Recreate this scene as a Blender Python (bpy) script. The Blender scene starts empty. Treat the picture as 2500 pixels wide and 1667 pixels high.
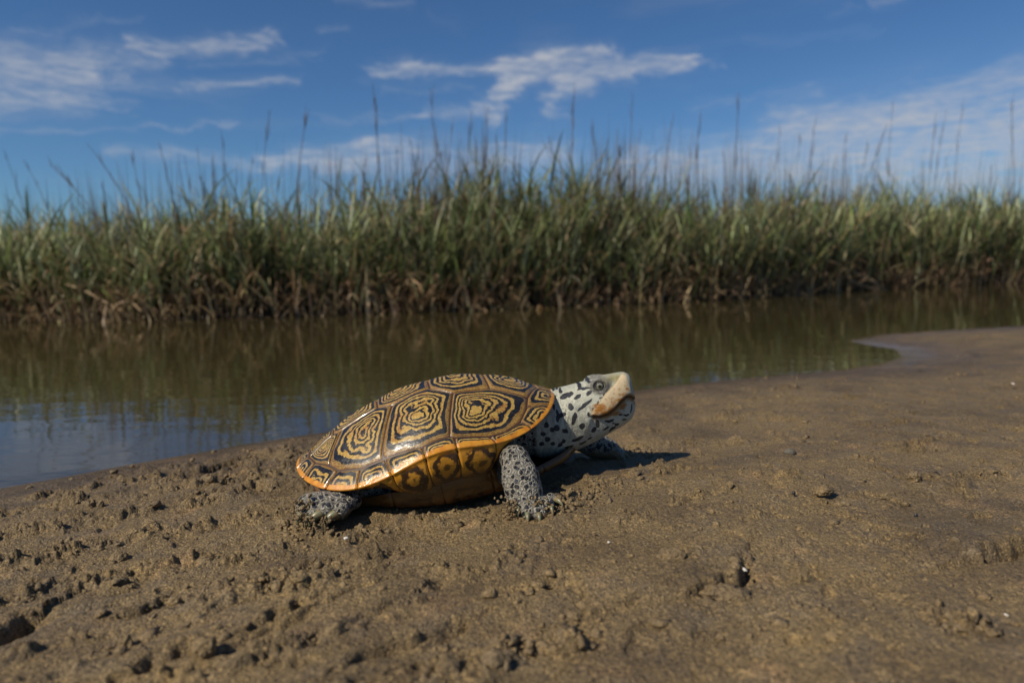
import bpy, math, random
import numpy as np

# ------------------------------------------------------------------ scene, camera, sky, sun
random.seed(7)
RNG = np.random.default_rng(11)
SC = bpy.context.scene
COL = SC.collection

CAM_H = 0.17
CAM_PITCH = math.atan((833.5 - 640.0) / 1667.0)
CAM_ROLL = math.radians(1.0)
cam_d = bpy.data.cameras.new('camera')
cam = bpy.data.objects.new('camera', cam_d)
COL.objects.link(cam)
cam_d.sensor_width = 36.0
cam_d.lens = 36.0 * 1667.0 / 2500.0
cam_d.clip_start = 0.02
cam_d.clip_end = 3000.0
cam.location = (0, 0, CAM_H)
_f = np.array([0, math.cos(CAM_PITCH), -math.sin(CAM_PITCH)])
_r0 = np.array([1.0, 0, 0])
_u0 = np.cross(_r0, _f)
_r = _r0 * math.cos(CAM_ROLL) - _u0 * math.sin(CAM_ROLL)
_u = _u0 * math.cos(CAM_ROLL) + _r0 * math.sin(CAM_ROLL)
import mathutils
cam.rotation_euler = mathutils.Matrix(((_r[0], _u[0], -_f[0]), (_r[1], _u[1], -_f[1]), (_r[2], _u[2], -_f[2]))).to_euler()
cam_d.dof.use_dof = True
cam_d.dof.focus_distance = 0.475
cam_d.dof.aperture_fstop = 6.8
SC.camera = cam
SC.render.resolution_x, SC.render.resolution_y = 1024, 682
SC.view_settings.view_transform = 'Standard'
SC.view_settings.look = 'None'
SC.view_settings.exposure = 0.0
SC.view_settings.gamma = 1.0
SC.render.engine = 'CYCLES'
SC.cycles.use_denoising = True
SC.cycles.max_bounces = 8

SUN_EL = math.radians(45)
SUN_AZ = math.radians(37)            # from the left, a little behind the camera
to_sun = np.array([-math.cos(SUN_AZ) * math.cos(SUN_EL), -math.sin(SUN_AZ) * math.cos(SUN_EL), math.sin(SUN_EL)])
sun_d = bpy.data.lights.new('sun', 'SUN')
sun_d.energy = 5.0
sun_d.angle = math.radians(0.53)
sun_d.color = (1.0, 0.91, 0.76)
sun = bpy.data.objects.new('sun', sun_d)
COL.objects.link(sun)
sun.rotation_euler = mathutils.Vector(to_sun).to_track_quat('Z', 'Y').to_euler()

def ray(px, py):
    return _f + _r * ((px - 1250.0) / 1667.0) - _u * ((py - 833.5) / 1667.0)
def at_z(px, py, z):
    d = ray(px, py)
    return np.array([0, 0, CAM_H]) + d * ((z - CAM_H) / d[2])
def at_y(px, py, y):
    d = ray(px, py)
    return np.array([0, 0, CAM_H]) + d * (y / d[1])

# node helpers
class NT:
    def __init__(s, tree):
        s.t = tree; s.n = tree.nodes; s.l = tree.links
    def new(s, typ, **kw):
        nd = s.n.new(typ)
        for k, v in kw.items(): setattr(nd, k, v)
        return nd
    def put(s, sock, v):
        if v is None: return
        if isinstance(v, bpy.types.NodeSocket): s.l.new(v, sock)
        else:
            if sock.type == 'RGBA' and isinstance(v, (tuple, list)) and len(v) == 3: v = (*v, 1.0)
            sock.default_value = v
    def math(s, op, a, b=None, c=None, clamp=False):
        nd = s.new('ShaderNodeMath', operation=op, use_clamp=clamp)
        for i, v in enumerate((a, b, c)): s.put(nd.inputs[i], v)
        return nd.outputs[0]
    def vmath(s, op, a, b=None, scale=None):
        nd = s.new('ShaderNodeVectorMath', operation=op)
        s.put(nd.inputs[0], a); s.put(nd.inputs[1], b)
        if scale is not None: s.put(nd.inputs[3], scale)
        return nd.outputs['Value'] if op in ('LENGTH', 'DOT_PRODUCT', 'DISTANCE') else nd.outputs[0]
    def noise(s, vec, scale, detail=3.0, rough=0.55, dist=0.0, color=False):
        nd = s.new('ShaderNodeTexNoise')
        s.put(nd.inputs['Vector'], vec); s.put(nd.inputs['Scale'], scale); s.put(nd.inputs['Detail'], detail)
        s.put(nd.inputs['Roughness'], rough); s.put(nd.inputs['Distortion'], dist)
        return nd.outputs['Color' if color else 'Fac']
    def voro(s, vec, scale, feature='F1', out='Distance', rand=1.0):
        nd = s.new('ShaderNodeTexVoronoi', feature=feature)
        s.put(nd.inputs['Vector'], vec); s.put(nd.inputs['Scale'], scale); s.put(nd.inputs['Randomness'], rand)
        return nd.outputs[out]
    def ramp(s, fac, stops, interp='LINEAR'):
        nd = s.new('ShaderNodeValToRGB')
        cr = nd.color_ramp; cr.interpolation = interp
        while len(cr.elements) > 1: cr.elements.remove(cr.elements[-1])
        for i, (p, c) in enumerate(stops):
            e = cr.elements[0] if i == 0 else cr.elements.new(p)
            e.position = p
            e.color = (c, c, c, 1) if isinstance(c, (int, float)) else (*c, 1)
        s.put(nd.inputs[0], fac)
        return nd.outputs[0]
    def step(s, v, lo, hi):
        nd = s.new('ShaderNodeMapRange', interpolation_type='SMOOTHSTEP')
        s.put(nd.inputs[0], v); s.put(nd.inputs[1], lo); s.put(nd.inputs[2], hi)
        nd.inputs[3].default_value = 0.0; nd.inputs[4].default_value = 1.0
        return nd.outputs[0]
    def mix(s, fac, a, b, mode='MIX'):
        nd = s.new('ShaderNodeMix', data_type='RGBA', blend_type=mode)
        s.put(nd.inputs[0], fac); s.put(nd.inputs[6], a); s.put(nd.inputs[7], b)
        return nd.outputs[2]
    def attr(s, name, out='Fac'):
        nd = s.new('ShaderNodeAttribute'); nd.attribute_name = name
        return nd.outputs[out]
    def xyz(s, v):
        nd = s.new('ShaderNodeSeparateXYZ'); s.put(nd.inputs[0], v); return nd.outputs
    def comb(s, x, y, z):
        nd = s.new('ShaderNodeCombineXYZ')
        for i, v in enumerate((x, y, z)): s.put(nd.inputs[i], v)
        return nd.outputs[0]
    def bump(s, h, strength=1.0, dist=0.001, normal=None):
        nd = s.new('ShaderNodeBump')
        s.put(nd.inputs['Height'], h); s.put(nd.inputs['Strength'], strength); s.put(nd.inputs['Distance'], dist)
        s.put(nd.inputs['Normal'], normal)
        return nd.outputs[0]

# ---- world: daylight sky with thin wisps of cirrus
world = bpy.data.worlds.new('World')
SC.world = world
world.use_nodes = True
world.cycles.sampling_method = 'NONE'
W = NT(world.node_tree)
W.n.clear()
sky = W.new('ShaderNodeTexSky', sky_type='NISHITA')
sky.sun_disc = False
sky.sun_elevation = SUN_EL
sky.sun_rotation = math.atan2(to_sun[0], to_sun[1])
sky.altitude = 0.0
sky.air_density = 1.0
sky.dust_density = 0.15
sky.ozone_density = 4.0
tc = W.new('ShaderNodeTexCoord')
dirv = tc.outputs['Generated']
sx, sy, sz = W.xyz(dirv)
az = W.math('ARCTAN2', sx, sy)
el = W.math('ARCSINE', sz)
warp = W.noise(W.vmath('MULTIPLY', dirv, (1.0, 1.0, 2.2)), 11.0, 6.0, 0.66, 0.6, color=True)
wx, wy, wz = W.xyz(warp)
paz = W.math('ADD', az, W.math('MULTIPLY', W.math('SUBTRACT', wx, 0.5), 0.16))
pel = W.math('ADD', el, W.math('MULTIPLY', W.math('SUBTRACT', wy, 0.5), 0.060))
pv = W.comb(paz, pel, 0.0)
def sky_dir(px, py):
    d = ray(px * 2500 / 2352.0, py * 2500 / 2352.0)
    d = d / np.linalg.norm(d)
    return math.atan2(d[0], d[1]), math.asin(d[2])
def wisp(a, b, r, amp):
    (ax, ay), (bx, by) = sky_dir(*a), sky_dir(*b)
    r = r / 1568.0
    ux, uy = bx - ax, by - ay
    L2 = max(ux * ux + uy * uy, 1e-6)
    rel = W.vmath('SUBTRACT', pv, (ax, ay, 0.0))
    h = W.math('DIVIDE', W.vmath('DOT_PRODUCT', rel, (ux, uy, 0.0)), L2, clamp=True)
    foot = W.vmath('SCALE', (ux, uy, 0.0), None, h)
    d = W.vmath('DISTANCE', rel, foot)
    q = W.math('DIVIDE', d, r)
    return W.math('MULTIPLY', W.math('EXPONENT', W.math('MULTIPLY', W.math('MULTIPLY', q, q), -1.0)), amp)
wisps = [((-40, 300), (520, 285), 7, .34), ((420, 150), (760, 120), 8, .30), ((880, 210), (1100, 205), 8, .30), ((700, 270), (1000, 262), 7, .28), ((1120, 325), (1290, 320), 7, .45), ((60, 60), (330, 40), 10, .28), ((1600, 250), (1900, 215), 9, .25), ((1700, 95), (2050, 70), 10, .18),
         ((850, 165), (1160, 152), 17, .75), ((1160, 150), (1400, 128), 24, .8), ((1400, 140), (1590, 142), 19, .8), ((1590, 142), (1660, 150), 10, .35),
         ((1270, 148), (1165, 195), 24, .85), ((1165, 195), (1142, 262), 22, .85), ((1450, 165), (1295, 190), 26, .85), ((1295, 190), (1265, 245), 22, .8),
         ((320, 108), (640, 88), 18, .75), ((-40, 115), (330, 140), 34, .55), ((-40, 185), (220, 165), 28, .5), ((-40, 235), (200, 222), 30, .65), ((240, 242), (300, 248), 10, .35),
         ((400, 205), (710, 187), 12, .6), ((260, 208), (370, 200), 13, .3), ((740, 72), (810, 72), 10, .3), ((800, 4), (920, 2), 14, .35),
         ((1210, 95), (1310, 90), 18, .16), ((990, 255), (1120, 262), 14, .42), ((1000, 30), (1050, 60), 16, .12), ((2010, 6), (2090, -4), 12, .35), ((1920, 20), (1960, 12), 10, .2),
         ((240, 355), (720, 372), 16, .5), ((640, 366), (960, 332), 20, .65), ((760, 376), (1300, 352), 44, .62), ((100, 420), (500, 415), 14, .14), ((300, 284), (900, 276), 7, .16),
         ((1450, 378), (2000, 318), 44, .66), ((1850, 325), (2420, 225), 72, .72), ((1900, 370), (2700, 330), 90, .65), ((1400, 410), (2300, 420), 50, .45), ((2300, 150), (2600, 130), 30, .2), ((1500, 300), (1700, 305), 12, .2)]
tot = None
for w in wisps:
    v = wisp(*w)
    tot = v if tot is None else W.math('ADD', tot, v)
streak = W.noise(W.vmath('MULTIPLY', dirv, (6.0, 6.0, 34.0)), 1.6, 5.0, 0.62, 0.4)
fine = W.noise(W.vmath('MULTIPLY', dirv, (14.0, 14.0, 60.0)), 3.0, 4.0, 0.6, 0.2)
veil = W.math('MULTIPLY', W.step(W.noise(W.vmath('MULTIPLY', dirv, (1.3, 1.3, 7.0)), 1.7, 5.0, 0.6, 0.3), 0.52, 0.78), 0.35)
ero = W.math('ADD', W.math('MULTIPLY', W.step(streak, 0.30, 0.72), 0.62), W.math('MULTIPLY', W.step(fine, 0.30, 0.70), 0.55))
mask = W.math('MULTIPLY', W.step(tot, 0.0, 1.15), W.math('ADD', 0.10, W.math('MULTIPLY', ero, 0.78)))
mask = W.math('MAXIMUM', mask, W.math('MULTIPLY', tot, 0.22))
behind = W.step(sy, 0.55, 0.35)
mask = W.math('ADD', mask, W.math('MULTIPLY', veil, W.math('ADD', W.math('MULTIPLY', behind, 0.55), 0.45)))
above = W.step(sz, -0.02, 0.02)
mask = W.math('MULTIPLY', W.math('MINIMUM', mask, 0.9), above)
skyc = W.mix(1.0, sky.outputs[0], (0.56, 0.82, 1.06), 'MULTIPLY')
skyc = W.mix(mask, skyc, (6.2, 6.5, 7.2))
bg = W.new('ShaderNodeBackground')
W.put(bg.inputs[0], skyc)
bg.inputs[1].default_value = 0.072
wo = W.new('ShaderNodeOutputWorld')
W.l.new(bg.outputs[0], wo.inputs[0])

# ------------------------------------------------------------------ helpers
def mat(name):
    m = bpy.data.materials.new(name); m.use_nodes = True
    t = NT(m.node_tree)
    return m, t, t.n['Principled BSDF']
def obj(name, me, m=None, parent=None, loc=(0, 0, 0), label=None, cat=None, group=None, kind=None):
    o = bpy.data.objects.new(name, me)
    COL.objects.link(o)
    o.location = loc
    if m is not None and me is not None and not me.materials: me.materials.append(m)
    if parent is not None: o.parent = parent
    if label: o['label'] = label
    if cat: o['category'] = cat
    if group: o['group'] = group
    if kind: o['kind'] = kind
    return o
def mesh(name, V, Fq, smooth=True, attrs=None, colors=None):
    V = np.asarray(V, np.float32); Fq = np.asarray(Fq, np.int32)
    k = Fq.shape[1]
    me = bpy.data.meshes.new(name)
    me.vertices.add(len(V)); me.vertices.foreach_set('co', V.ravel())
    me.loops.add(Fq.size); me.loops.foreach_set('vertex_index', Fq.ravel())
    me.polygons.add(len(Fq)); me.polygons.foreach_set('loop_start', np.arange(0, Fq.size, k, dtype=np.int32))
    me.polygons.foreach_set('loop_total', np.full(len(Fq), k, np.int32))
    me.polygons.foreach_set('use_smooth', np.full(len(Fq), smooth, bool))
    for n, a in (attrs or {}).items():
        at = me.attributes.new(n, 'FLOAT', 'POINT'); at.data.foreach_set('value', np.asarray(a, np.float32).ravel())
    if colors is not None:
        at = me.attributes.new('tint', 'FLOAT_COLOR', 'POINT')
        c = np.ones((len(V), 4), np.float32); c[:, :3] = colors
        at.data.foreach_set('color', c.ravel())
    me.update(calc_edges=True)
    me.validate()
    return me
def grid_faces(nr, nc, wrap=False):
    i = np.arange(nr - 1)[:, None]; j = np.arange(nc if wrap else nc - 1)[None, :]
    j2 = (j + 1) % nc
    return np.stack([i * nc + j, i * nc + j2, (i + 1) * nc + j2, (i + 1) * nc + j], -1).reshape(-1, 4)
def sstep(a, b, x):
    t = np.clip((x - a) / (b - a), 0, 1); return t * t * (3 - 2 * t)
def _hash(ix, iy, iz, seed):
    h = (ix.astype(np.int64) * 374761393 + iy.astype(np.int64) * 668265263 + iz * 2147483647 + seed * 1274126177) & 0xFFFFFFFF
    h = ((h ^ (h >> 13)) * 1274126177) & 0xFFFFFFFF
    return h ^ (h >> 16)
def pn2(x, y, seed=0):
    ix = np.floor(x); iy = np.floor(y); fx = x - ix; fy = y - iy
    u = fx * fx * fx * (fx * (fx * 6 - 15) + 10); v = fy * fy * fy * (fy * (fy * 6 - 15) + 10)
    def g(dx, dy):
        a = (_hash(ix + dx, iy + dy, 0, seed) & 1023) * (2 * math.pi / 1024)
        return np.cos(a) * (fx - dx) + np.sin(a) * (fy - dy)
    a = g(0, 0); b = g(1, 0); c = g(0, 1); d = g(1, 1)
    return 1.5 * ((a + (b - a) * u) * (1 - v) + (c + (d - c) * u) * v)
def fbm(x, y, octs=4, seed=0, gain=0.5):
    s = 0; a = 1.0
    for o in range(octs):
        s = s + a * pn2(x * 2.03 ** o + o * 17.3, y * 2.03 ** o - o * 9.1, seed + o); a *= gain
    return s
def vn3(p, seed=0):
    i = np.floor(p); f = p - i; f = f * f * (3 - 2 * f)
    r = 0
    for dx in (0, 1):
        for dy in (0, 1):
            for dz in (0, 1):
                h = (_hash(i[..., 0] + dx, i[..., 1] + dy, (i[..., 2] + dz).astype(np.int64), seed) & 4095) / 4095.0
                w = (f[..., 0] if dx else 1 - f[..., 0]) * (f[..., 1] if dy else 1 - f[..., 1]) * (f[..., 2] if dz else 1 - f[..., 2])
                r = r + h * w
    return r * 2 - 1
def seg_dist(x, y, a, b):
    ux, uy = b[0] - a[0], b[1] - a[1]
    t = np.clip(((x - a[0]) * ux + (y - a[1]) * uy) / (ux * ux + uy * uy + 1e-12), 0, 1)
    return np.hypot(x - a[0] - t * ux, y - a[1] - t * uy), t
def line_dist(x, y, pts):
    d = None
    for a, b in zip(pts[:-1], pts[1:]):
        e = seg_dist(x, y, a, b)[0]
        d = e if d is None else np.minimum(d, e)
    return d
def poly_sd(x, y, P):           # positive inside
    d = line_dist(x, y, list(P) + [P[0]])
    ins = np.zeros(np.shape(x), bool)
    for (x1, y1), (x2, y2) in zip(P, list(P[1:]) + [P[0]]):
        c = ((y1 > y) != (y2 > y)) & (x < (x2 - x1) * (y - y1) / ((y2 - y1) if y2 != y1 else 1e-9) + x1)
        ins ^= c
    return np.where(ins, d, -d)

# ------------------------------------------------------------------ terrain
ZW = -0.05
NEAR = [(-60, -44), (-6, -3.45), (-1.3, 0.09), (-.527, .678), (-.274, .868), (.206, 1.135), (.55, 1.285), (.749, 1.374), (.86, 1.47), (.905, 1.60), (.872, 1.72),
        (.875, 1.80), (1.05, 1.93), (1.566, 2.077), (3.0, 2.42), (8, 3.3), (60, 12), (60, -60), (-60, -60)]
FAR = [(-60, 1.0), (-14, 4.2), (-5.0, 3.45), (-2.25, 2.99), (-1.445, 2.85), (-.814, 3.02), (.10, 3.27), (.97, 3.59), (1.5, 3.92), (1.89, 4.19), (2.6, 4.65), (3.86, 5.15), (8, 6.6), (60, 26), (500, 200), (500, 1500), (-500, 1500), (-500, 1.0)]

hole = np.zeros(3)
cracks = []   # (points, width, depth, lip)
def crack(pts, z, width, depth, lip):
    cracks.append(([tuple(at_z(px, py, z)[:2]) for px, py in pts], width, depth, lip))
crack([(-30, 1575), (40, 1548), (75, 1520)], .004, .006, .010, .006)
crack([(310, 1522), (350, 1510), (385, 1492), (400, 1470)], .004, .0022, .004, .002)
crack([(670, 1545), (700, 1528), (740, 1508)], .004, .0025, .004, .003)
crack([(880, 1655), (930, 1628), (1010, 1605), (1080, 1580), (1140, 1550)], .004, .003, .004, .0025)
crack([(350, 1660), (420, 1628), (465, 1615)], .004, .004, .005, .004)
crack([(2420, 1352), (2460, 1345), (2520, 1330)], .01, .004, .008, .007)
crack([(2125, 1322), (2180, 1324), (2230, 1318)], .008, .0016, .002, .0015)
crack([(1418, 1460), (1422, 1500), (1412, 1530)], .004, .0018, .002, .0006)
crack([(1715, 1480), (1770, 1468), (1815, 1448), (1822, 1410)], .004, .003, .006, .006)
crack([(160, 1320), (100, 1345), (20, 1355)], .002, .002, .003, .003)
crack([(330, 1395), (450, 1368), (560, 1345)], .003, .0015, .0015, .0012)
crack([(540, 1510), (610, 1482)], .004, .0016, .002, .001)
crack([(535, 1520), (620, 1488)], .004, .0012, .0018, .001)
crack([(0, 1250), (60, 1240), (130, 1238)], -.01, .003, .003, .002)
crack([(180, 1440), (330, 1392), (470, 1350), (640, 1300)], .0, .0022, .0014, .001)
crack([(560, 1620), (700, 1560), (800, 1500), (900, 1455)], .004, .0024, .0022, .0018)
crack([(640, 1660), (820, 1590), (960, 1510)], .004, .0026, .0020, .0016)

SH = np.array([.86, .51])       # direction of the shoreline
def base_height(x, y):
    dn = poly_sd(x, y, NEAR) + 0.012 * fbm(x * 4, y * 4, 3, 5)
    flat = sstep(.35, 1.0, x)
    lam = .22 + .55 * flat
    land = .0505 * (1 - np.exp(-np.maximum(dn, 0) / lam)) / (1 - math.exp(-.45 / .22)) + .03 * np.maximum(dn - .45, 0) / (1 + np.maximum(dn - .45, 0))
    z = np.where(dn > 0, land, np.maximum(dn * .16, -.16))
    df = poly_sd(x, y, FAR) + .05 * fbm(x * 2.2, y * 2.2, 3, 9)
    bank = .055 * sstep(0, .09, df) + .05 * sstep(.05, 1.5, df)
    z = np.where(df > -.8, np.maximum(z, np.where(df > 0, bank, df * .2)), z)
    return ZW + z, dn, df
for _ in range(8):
    hole = at_z(566, 1128, float(base_height(np.array([hole[0]]), np.array([hole[1] if hole[1] else .6]))[0][0]) if hole[1] else -.02)
def crumb_mask(x, y):
    """where the crust of sand is broken up into crumbs"""
    a = x * SH[0] + y * SH[1]; b = -x * SH[1] + y * SH[0]
    m = .75 * fbm(a * 4.5, b * 30, 3, 21) + .45 * fbm(x * 22, y * 22, 2, 23)
    left = sstep(.12, -.28, x - .25 * (y - .4))
    return np.clip(sstep(.16, .52, m + .42 * left - .20), 0, 1)
def height(x, y, detail=True):
    z, dn, df = base_height(x, y)
    if not detail: return z
    near = sstep(-.02, .10, dn)
    wet = sstep(0.0, .22, dn)
    a = x * SH[0] + y * SH[1]; b = -x * SH[1] + y * SH[0]
    z = z + near * (.0060 * fbm(x * 5, y * 5, 3, 31) * sstep(.0, .5, dn) + .0016 * fbm(a * 9, b * 34, 3, 33))
    right = sstep(-.05, .35, x)
    cm = crumb_mask(x, y)
    rough = near * (.25 + .75 * wet)
    # fine relief of the sand crust
    fb = fbm(x * 90, y * 90, 4, 41, .62)
    z = z + rough * (.00045 * fb * (1 - .30 * right) + .0011 * fb * cm)
    # broken crust: crumbly lumps with steep sides
    lump = fbm(x * 62, y * 62, 4, 51, .6) * .7 + .5 * fbm(x * 31, y * 31, 3, 52, .6)
    z = z + rough * cm * (.0040 * sstep(.02, .40, lump) + .0016 * np.abs(fbm(x * 150, y * 150, 2, 55)) - .0016 * sstep(.12, .45, -lump))
    pit = fbm(x * 30, y * 30, 3, 61)
    z = z + rough * (.0018 * sstep(.52, .74, pit) + .0018 * sstep(.28, .60, pit) * fb * .5) - rough * .0022 * sstep(.58, .74, -pit)
    # drag marks parallel with the shore
    dr = fbm(a * 5, b * 95, 3, 71)
    z = z + rough * .0011 * sstep(.15, .6, dr) * (1 - .7 * right)
    for pts, w, d, lip in cracks:
        x0 = min(p[0] for p in pts) - .06; x1 = max(p[0] for p in pts) + .06
        y0 = min(p[1] for p in pts) - .06; y1 = max(p[1] for p in pts) + .06
        sel = (x > x0) & (x < x1) & (y > y0) & (y < y1)
        if not sel.any(): continue
        X = x[sel]; Y = y[sel]
        X2 = X + .004 * pn2(X * 120, Y * 120, 81); Y2 = Y + .004 * pn2(X * 120, Y * 120, 82)
        best = None; side = None
        for p, q in zip(pts[:-1], pts[1:]):
            e, t = seg_dist(X2, Y2, p, q)
            s_ = np.sign((q[0] - p[0]) * (Y2 - p[1]) - (q[1] - p[1]) * (X2 - p[0]))
            if best is None: best, side = e, s_
            else:
                m = e < best; best = np.where(m, e, best); side = np.where(m, s_, side)
        z[sel] += -d * np.exp(-(best / w) ** 2) + np.where(side > 0, lip * np.exp(-best / (w * 6)) * (1 - np.exp(-(best / w) ** 2)), 0)
    # burrow with a raised roof towards the right
    hx, hy = x - hole[0], y - hole[1]
    r1 = np.hypot((hx - .9 * hy) / .0125, hy / .019)
    z = z - .034 * np.exp(-r1 ** 6) + .010 * np.exp(-np.hypot((hx - .034) / .032, (hy - .026) / .026) ** 2) * sstep(1.0, 1.2, r1) - .008 * np.exp(-np.hypot((hx + .012) / .035, (hy + .035) / .030) ** 2) * sstep(1.0, 1.2, r1)
    # sand shoved up by the feet
    for (fx, fy, r, hgt) in ((.036, .452, .016, .006), (-.150, .438, .014, .004), (.098, .585, .014, .005), (.06, .487, .016, .004)):
        g = np.exp(-((x - fx) ** 2 + (y - fy) ** 2) / r ** 2)
        z = z + g * hgt * (.6 + .8 * lump)
    # bed under the shell
    g = np.exp(-(((x + .065) / .09) ** 2 + ((y - .515) / .055) ** 2) ** 2)
    z = z * (1 - g) + g * np.minimum(z, -.002)
    # peat of the far bank
    z = z + sstep(0, .1, df) * .02 * fbm(x * 7, y * 7, 4, 91)
    return z

def spaced(pts):
    out = []
    for (a, b, n) in pts: out.append(np.linspace(a, b, n, endpoint=False))
    return np.concatenate(out + [np.array([pts[-1][1]])])
# rows: dense where the ground is close
py = np.linspace(1.02, .098, 540)             # 0.17/Y slopes in even steps gives even rows in depth
Yr = np.concatenate([-np.geomspace(60, .3, 24), np.linspace(-.2, .15, 8), CAM_H * 1.62 / (py * 1.62 + 0.0), np.linspace(1.76, 2.7, 28), np.linspace(2.72, 5.6, 90), np.geomspace(5.7, 1400, 40)])
Yr = np.unique(np.sort(Yr))
core = np.linspace(-.80, .80, 760)
side = .82 + np.geomspace(.012, 60, 36)
Sr = np.concatenate([-side[::-1], core, side])
gY = np.where(Yr > .3, Yr, .3 - .0 * Yr)
gY = np.where(Yr > .3, Yr, .3 * np.exp(np.minimum((Yr - .3), 0) * 0) )
XX = Sr[None, :] * gY[:, None]; YY = np.repeat(Yr[:, None], len(Sr), 1)
ZZ = height(XX.ravel(), YY.ravel()).reshape(XX.shape)
far_soft = sstep(6, 20, YY)
ZZ = ZZ * (1 - far_soft) + (ZW + .06) * far_soft
wetv = poly_sd(XX.ravel(), YY.ravel(), NEAR)
farv = poly_sd(XX.ravel(), YY.ravel(), FAR)
g_me = mesh('ground', np.stack([XX, YY, ZZ], -1).reshape(-1, 3), grid_faces(*XX.shape), attrs={'shore': wetv, 'peat': farv})

def sand_nodes(t, b, clod=False):
    geo = t.new('ShaderNodeNewGeometry').outputs['Position']
    n1 = t.noise(geo, 9.0, 4.0, 0.6)
    n2 = t.noise(geo, 45.0, 4.0, 0.6)
    n3 = t.noise(geo, 900.0, 2.0, 0.7)
    col = t.ramp(n1, [(.30, (.112, .076, .035)), (.5, (.172, .118, .053)), (.72, (.218, .149, .063))])
    col = t.mix(t.math('MULTIPLY', t.step(n2, .45, .70), .55), col, (.140, .107, .068))
    col = t.mix(t.math('MULTIPLY', t.step(t.noise(geo, 22.0, 3.0), .58, .72), .45), col, (.30, .185, .085))
    damp = t.step(t.noise(t.vmath('MULTIPLY', geo, (1.0, 1.7, 1.0)), 13.0, 5.0, .65, .5), .48, .62)
    col = t.mix(t.math('MULTIPLY', damp, .55), col, t.mix(1.0, col, (.60, .58, .58), 'MULTIPLY'))
    pale = t.step(t.noise(geo, 27.0, 5.0, .65, .3), .60, .72)
    col = t.mix(t.math('MULTIPLY', pale, .5), col, (.27, .205, .125))
    grain = t.voro(geo, 1000.0, 'F1', 'Color')
    gx, gy, gz = t.xyz(grain)
    col = t.mix(t.step(gx, .55, 1.0), col, t.mix(1.0, col, (1.9, 1.85, 1.7), 'MULTIPLY'))
    col = t.mix(t.step(gy, .72, .95), col, t.mix(1.0, col, (.40, .38, .36), 'MULTIPLY'))
    spark = t.step(t.voro(geo, 520.0, 'F1', 'Color'), .0, 1.0)
    return geo, col, n2, n3, gz, damp
sand_m, t, b = mat('wet_sand')
geo, col, n2, n3, gz, damp = sand_nodes(t, b)
shore = t.attr('shore'); peat = t.attr('peat')
dist = t.math('ADD', shore, t.math('MULTIPLY', t.math('SUBTRACT', n2, .5), .10))
wet = t.step(dist, .30, .03)
zpos = t.xyz(geo)[2]
soak = t.step(t.math('ADD', zpos, t.math('MULTIPLY', t.math('SUBTRACT', n2, .5), .004)), ZW + .0100, ZW + .0020)
wetcol = t.mix(1.0, col, (.62, .58, .56), 'MULTIPLY')
col = t.mix(wet, col, wetcol)
peatf = t.step(peat, -.35, -.05)
pcol = t.mix(t.noise(geo, 30.0, 4.0), (.030, .020, .012), (.085, .058, .034))
col = t.mix(peatf, col, pcol)
t.put(b.inputs['Base Color'], col)
rough = t.math('SUBTRACT', .72, t.math('MULTIPLY', wet, .25))
rough = t.math('SUBTRACT', rough, t.math('MULTIPLY', soak, .30))
rough = t.math('SUBTRACT', rough, t.math('MULTIPLY', damp, .14))
rough = t.math('ADD', rough, t.math('MULTIPLY', t.math('SUBTRACT', gz, .5), .35), clamp=True)
t.put(b.inputs['Roughness'], rough)
b.inputs['Specular IOR Level'].default_value = 0.45
hgt = t.math('ADD', t.math('MULTIPLY', gz, .9), t.math('ADD', n3, t.math('MULTIPLY', t.noise(geo, 260.0, 3.0, .65), 1.3)))
dry = t.math('SUBTRACT', 1.0, t.math('MULTIPLY', soak, .93))
t.put(b.inputs['Normal'], t.bump(hgt, dry, .0017))
ground = obj('ground', g_me, sand_m, kind='structure')

clod_m, t, b = mat('crumbled_sand')
geo, col, n2, n3, gz, damp = sand_nodes(t, b)
t.put(b.inputs['Base Color'], t.mix(.35, col, (.21, .145, .072)))
b.inputs['Roughness'].default_value = .7
t.put(b.inputs['Normal'], t.bump(t.math('ADD', t.math('MULTIPLY', gz, .6), t.math('MULTIPLY', t.noise(geo, 320.0, 3.0, .7), 2.0)), 1.0, .0014))

# ------------------------------------------------------------------ water
wat_m, t, b = mat('muddy_water')
geo = t.new('ShaderNodeNewGeometry').outputs['Position']
t.put(b.inputs['Base Color'], t.mix(t.noise(geo, 1.2, 3.0), (.034, .027, .011), (.042, .033, .013)))
b.inputs['Roughness'].default_value = .01
b.inputs['IOR'].default_value = 1.48
rp = t.vmath('MULTIPLY', geo, (1.0, 2.2, 1.0))
h1 = t.noise(rp, 7.0, 3.0, .5)
h2 = t.noise(rp, 38.0, 2.0, .5)
t.put(b.inputs['Normal'], t.bump(t.math('ADD', h1, t.math('MULTIPLY', h2, .06)), .08, .012))
wx = np.concatenate([-np.geomspace(60, 3, 14), np.linspace(-2.5, 2.5, 30), np.geomspace(3, 60, 14)])
wy = np.concatenate([np.linspace(-40, 0, 10), np.linspace(.3, 6, 40), np.geomspace(7, 40, 10)])
WX, WY = np.meshgrid(wx, wy)
water = obj('water', mesh('water', np.stack([WX, WY, np.full_like(WX, ZW)], -1).reshape(-1, 3), grid_faces(*WX.shape)), wat_m, kind='structure')
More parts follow.
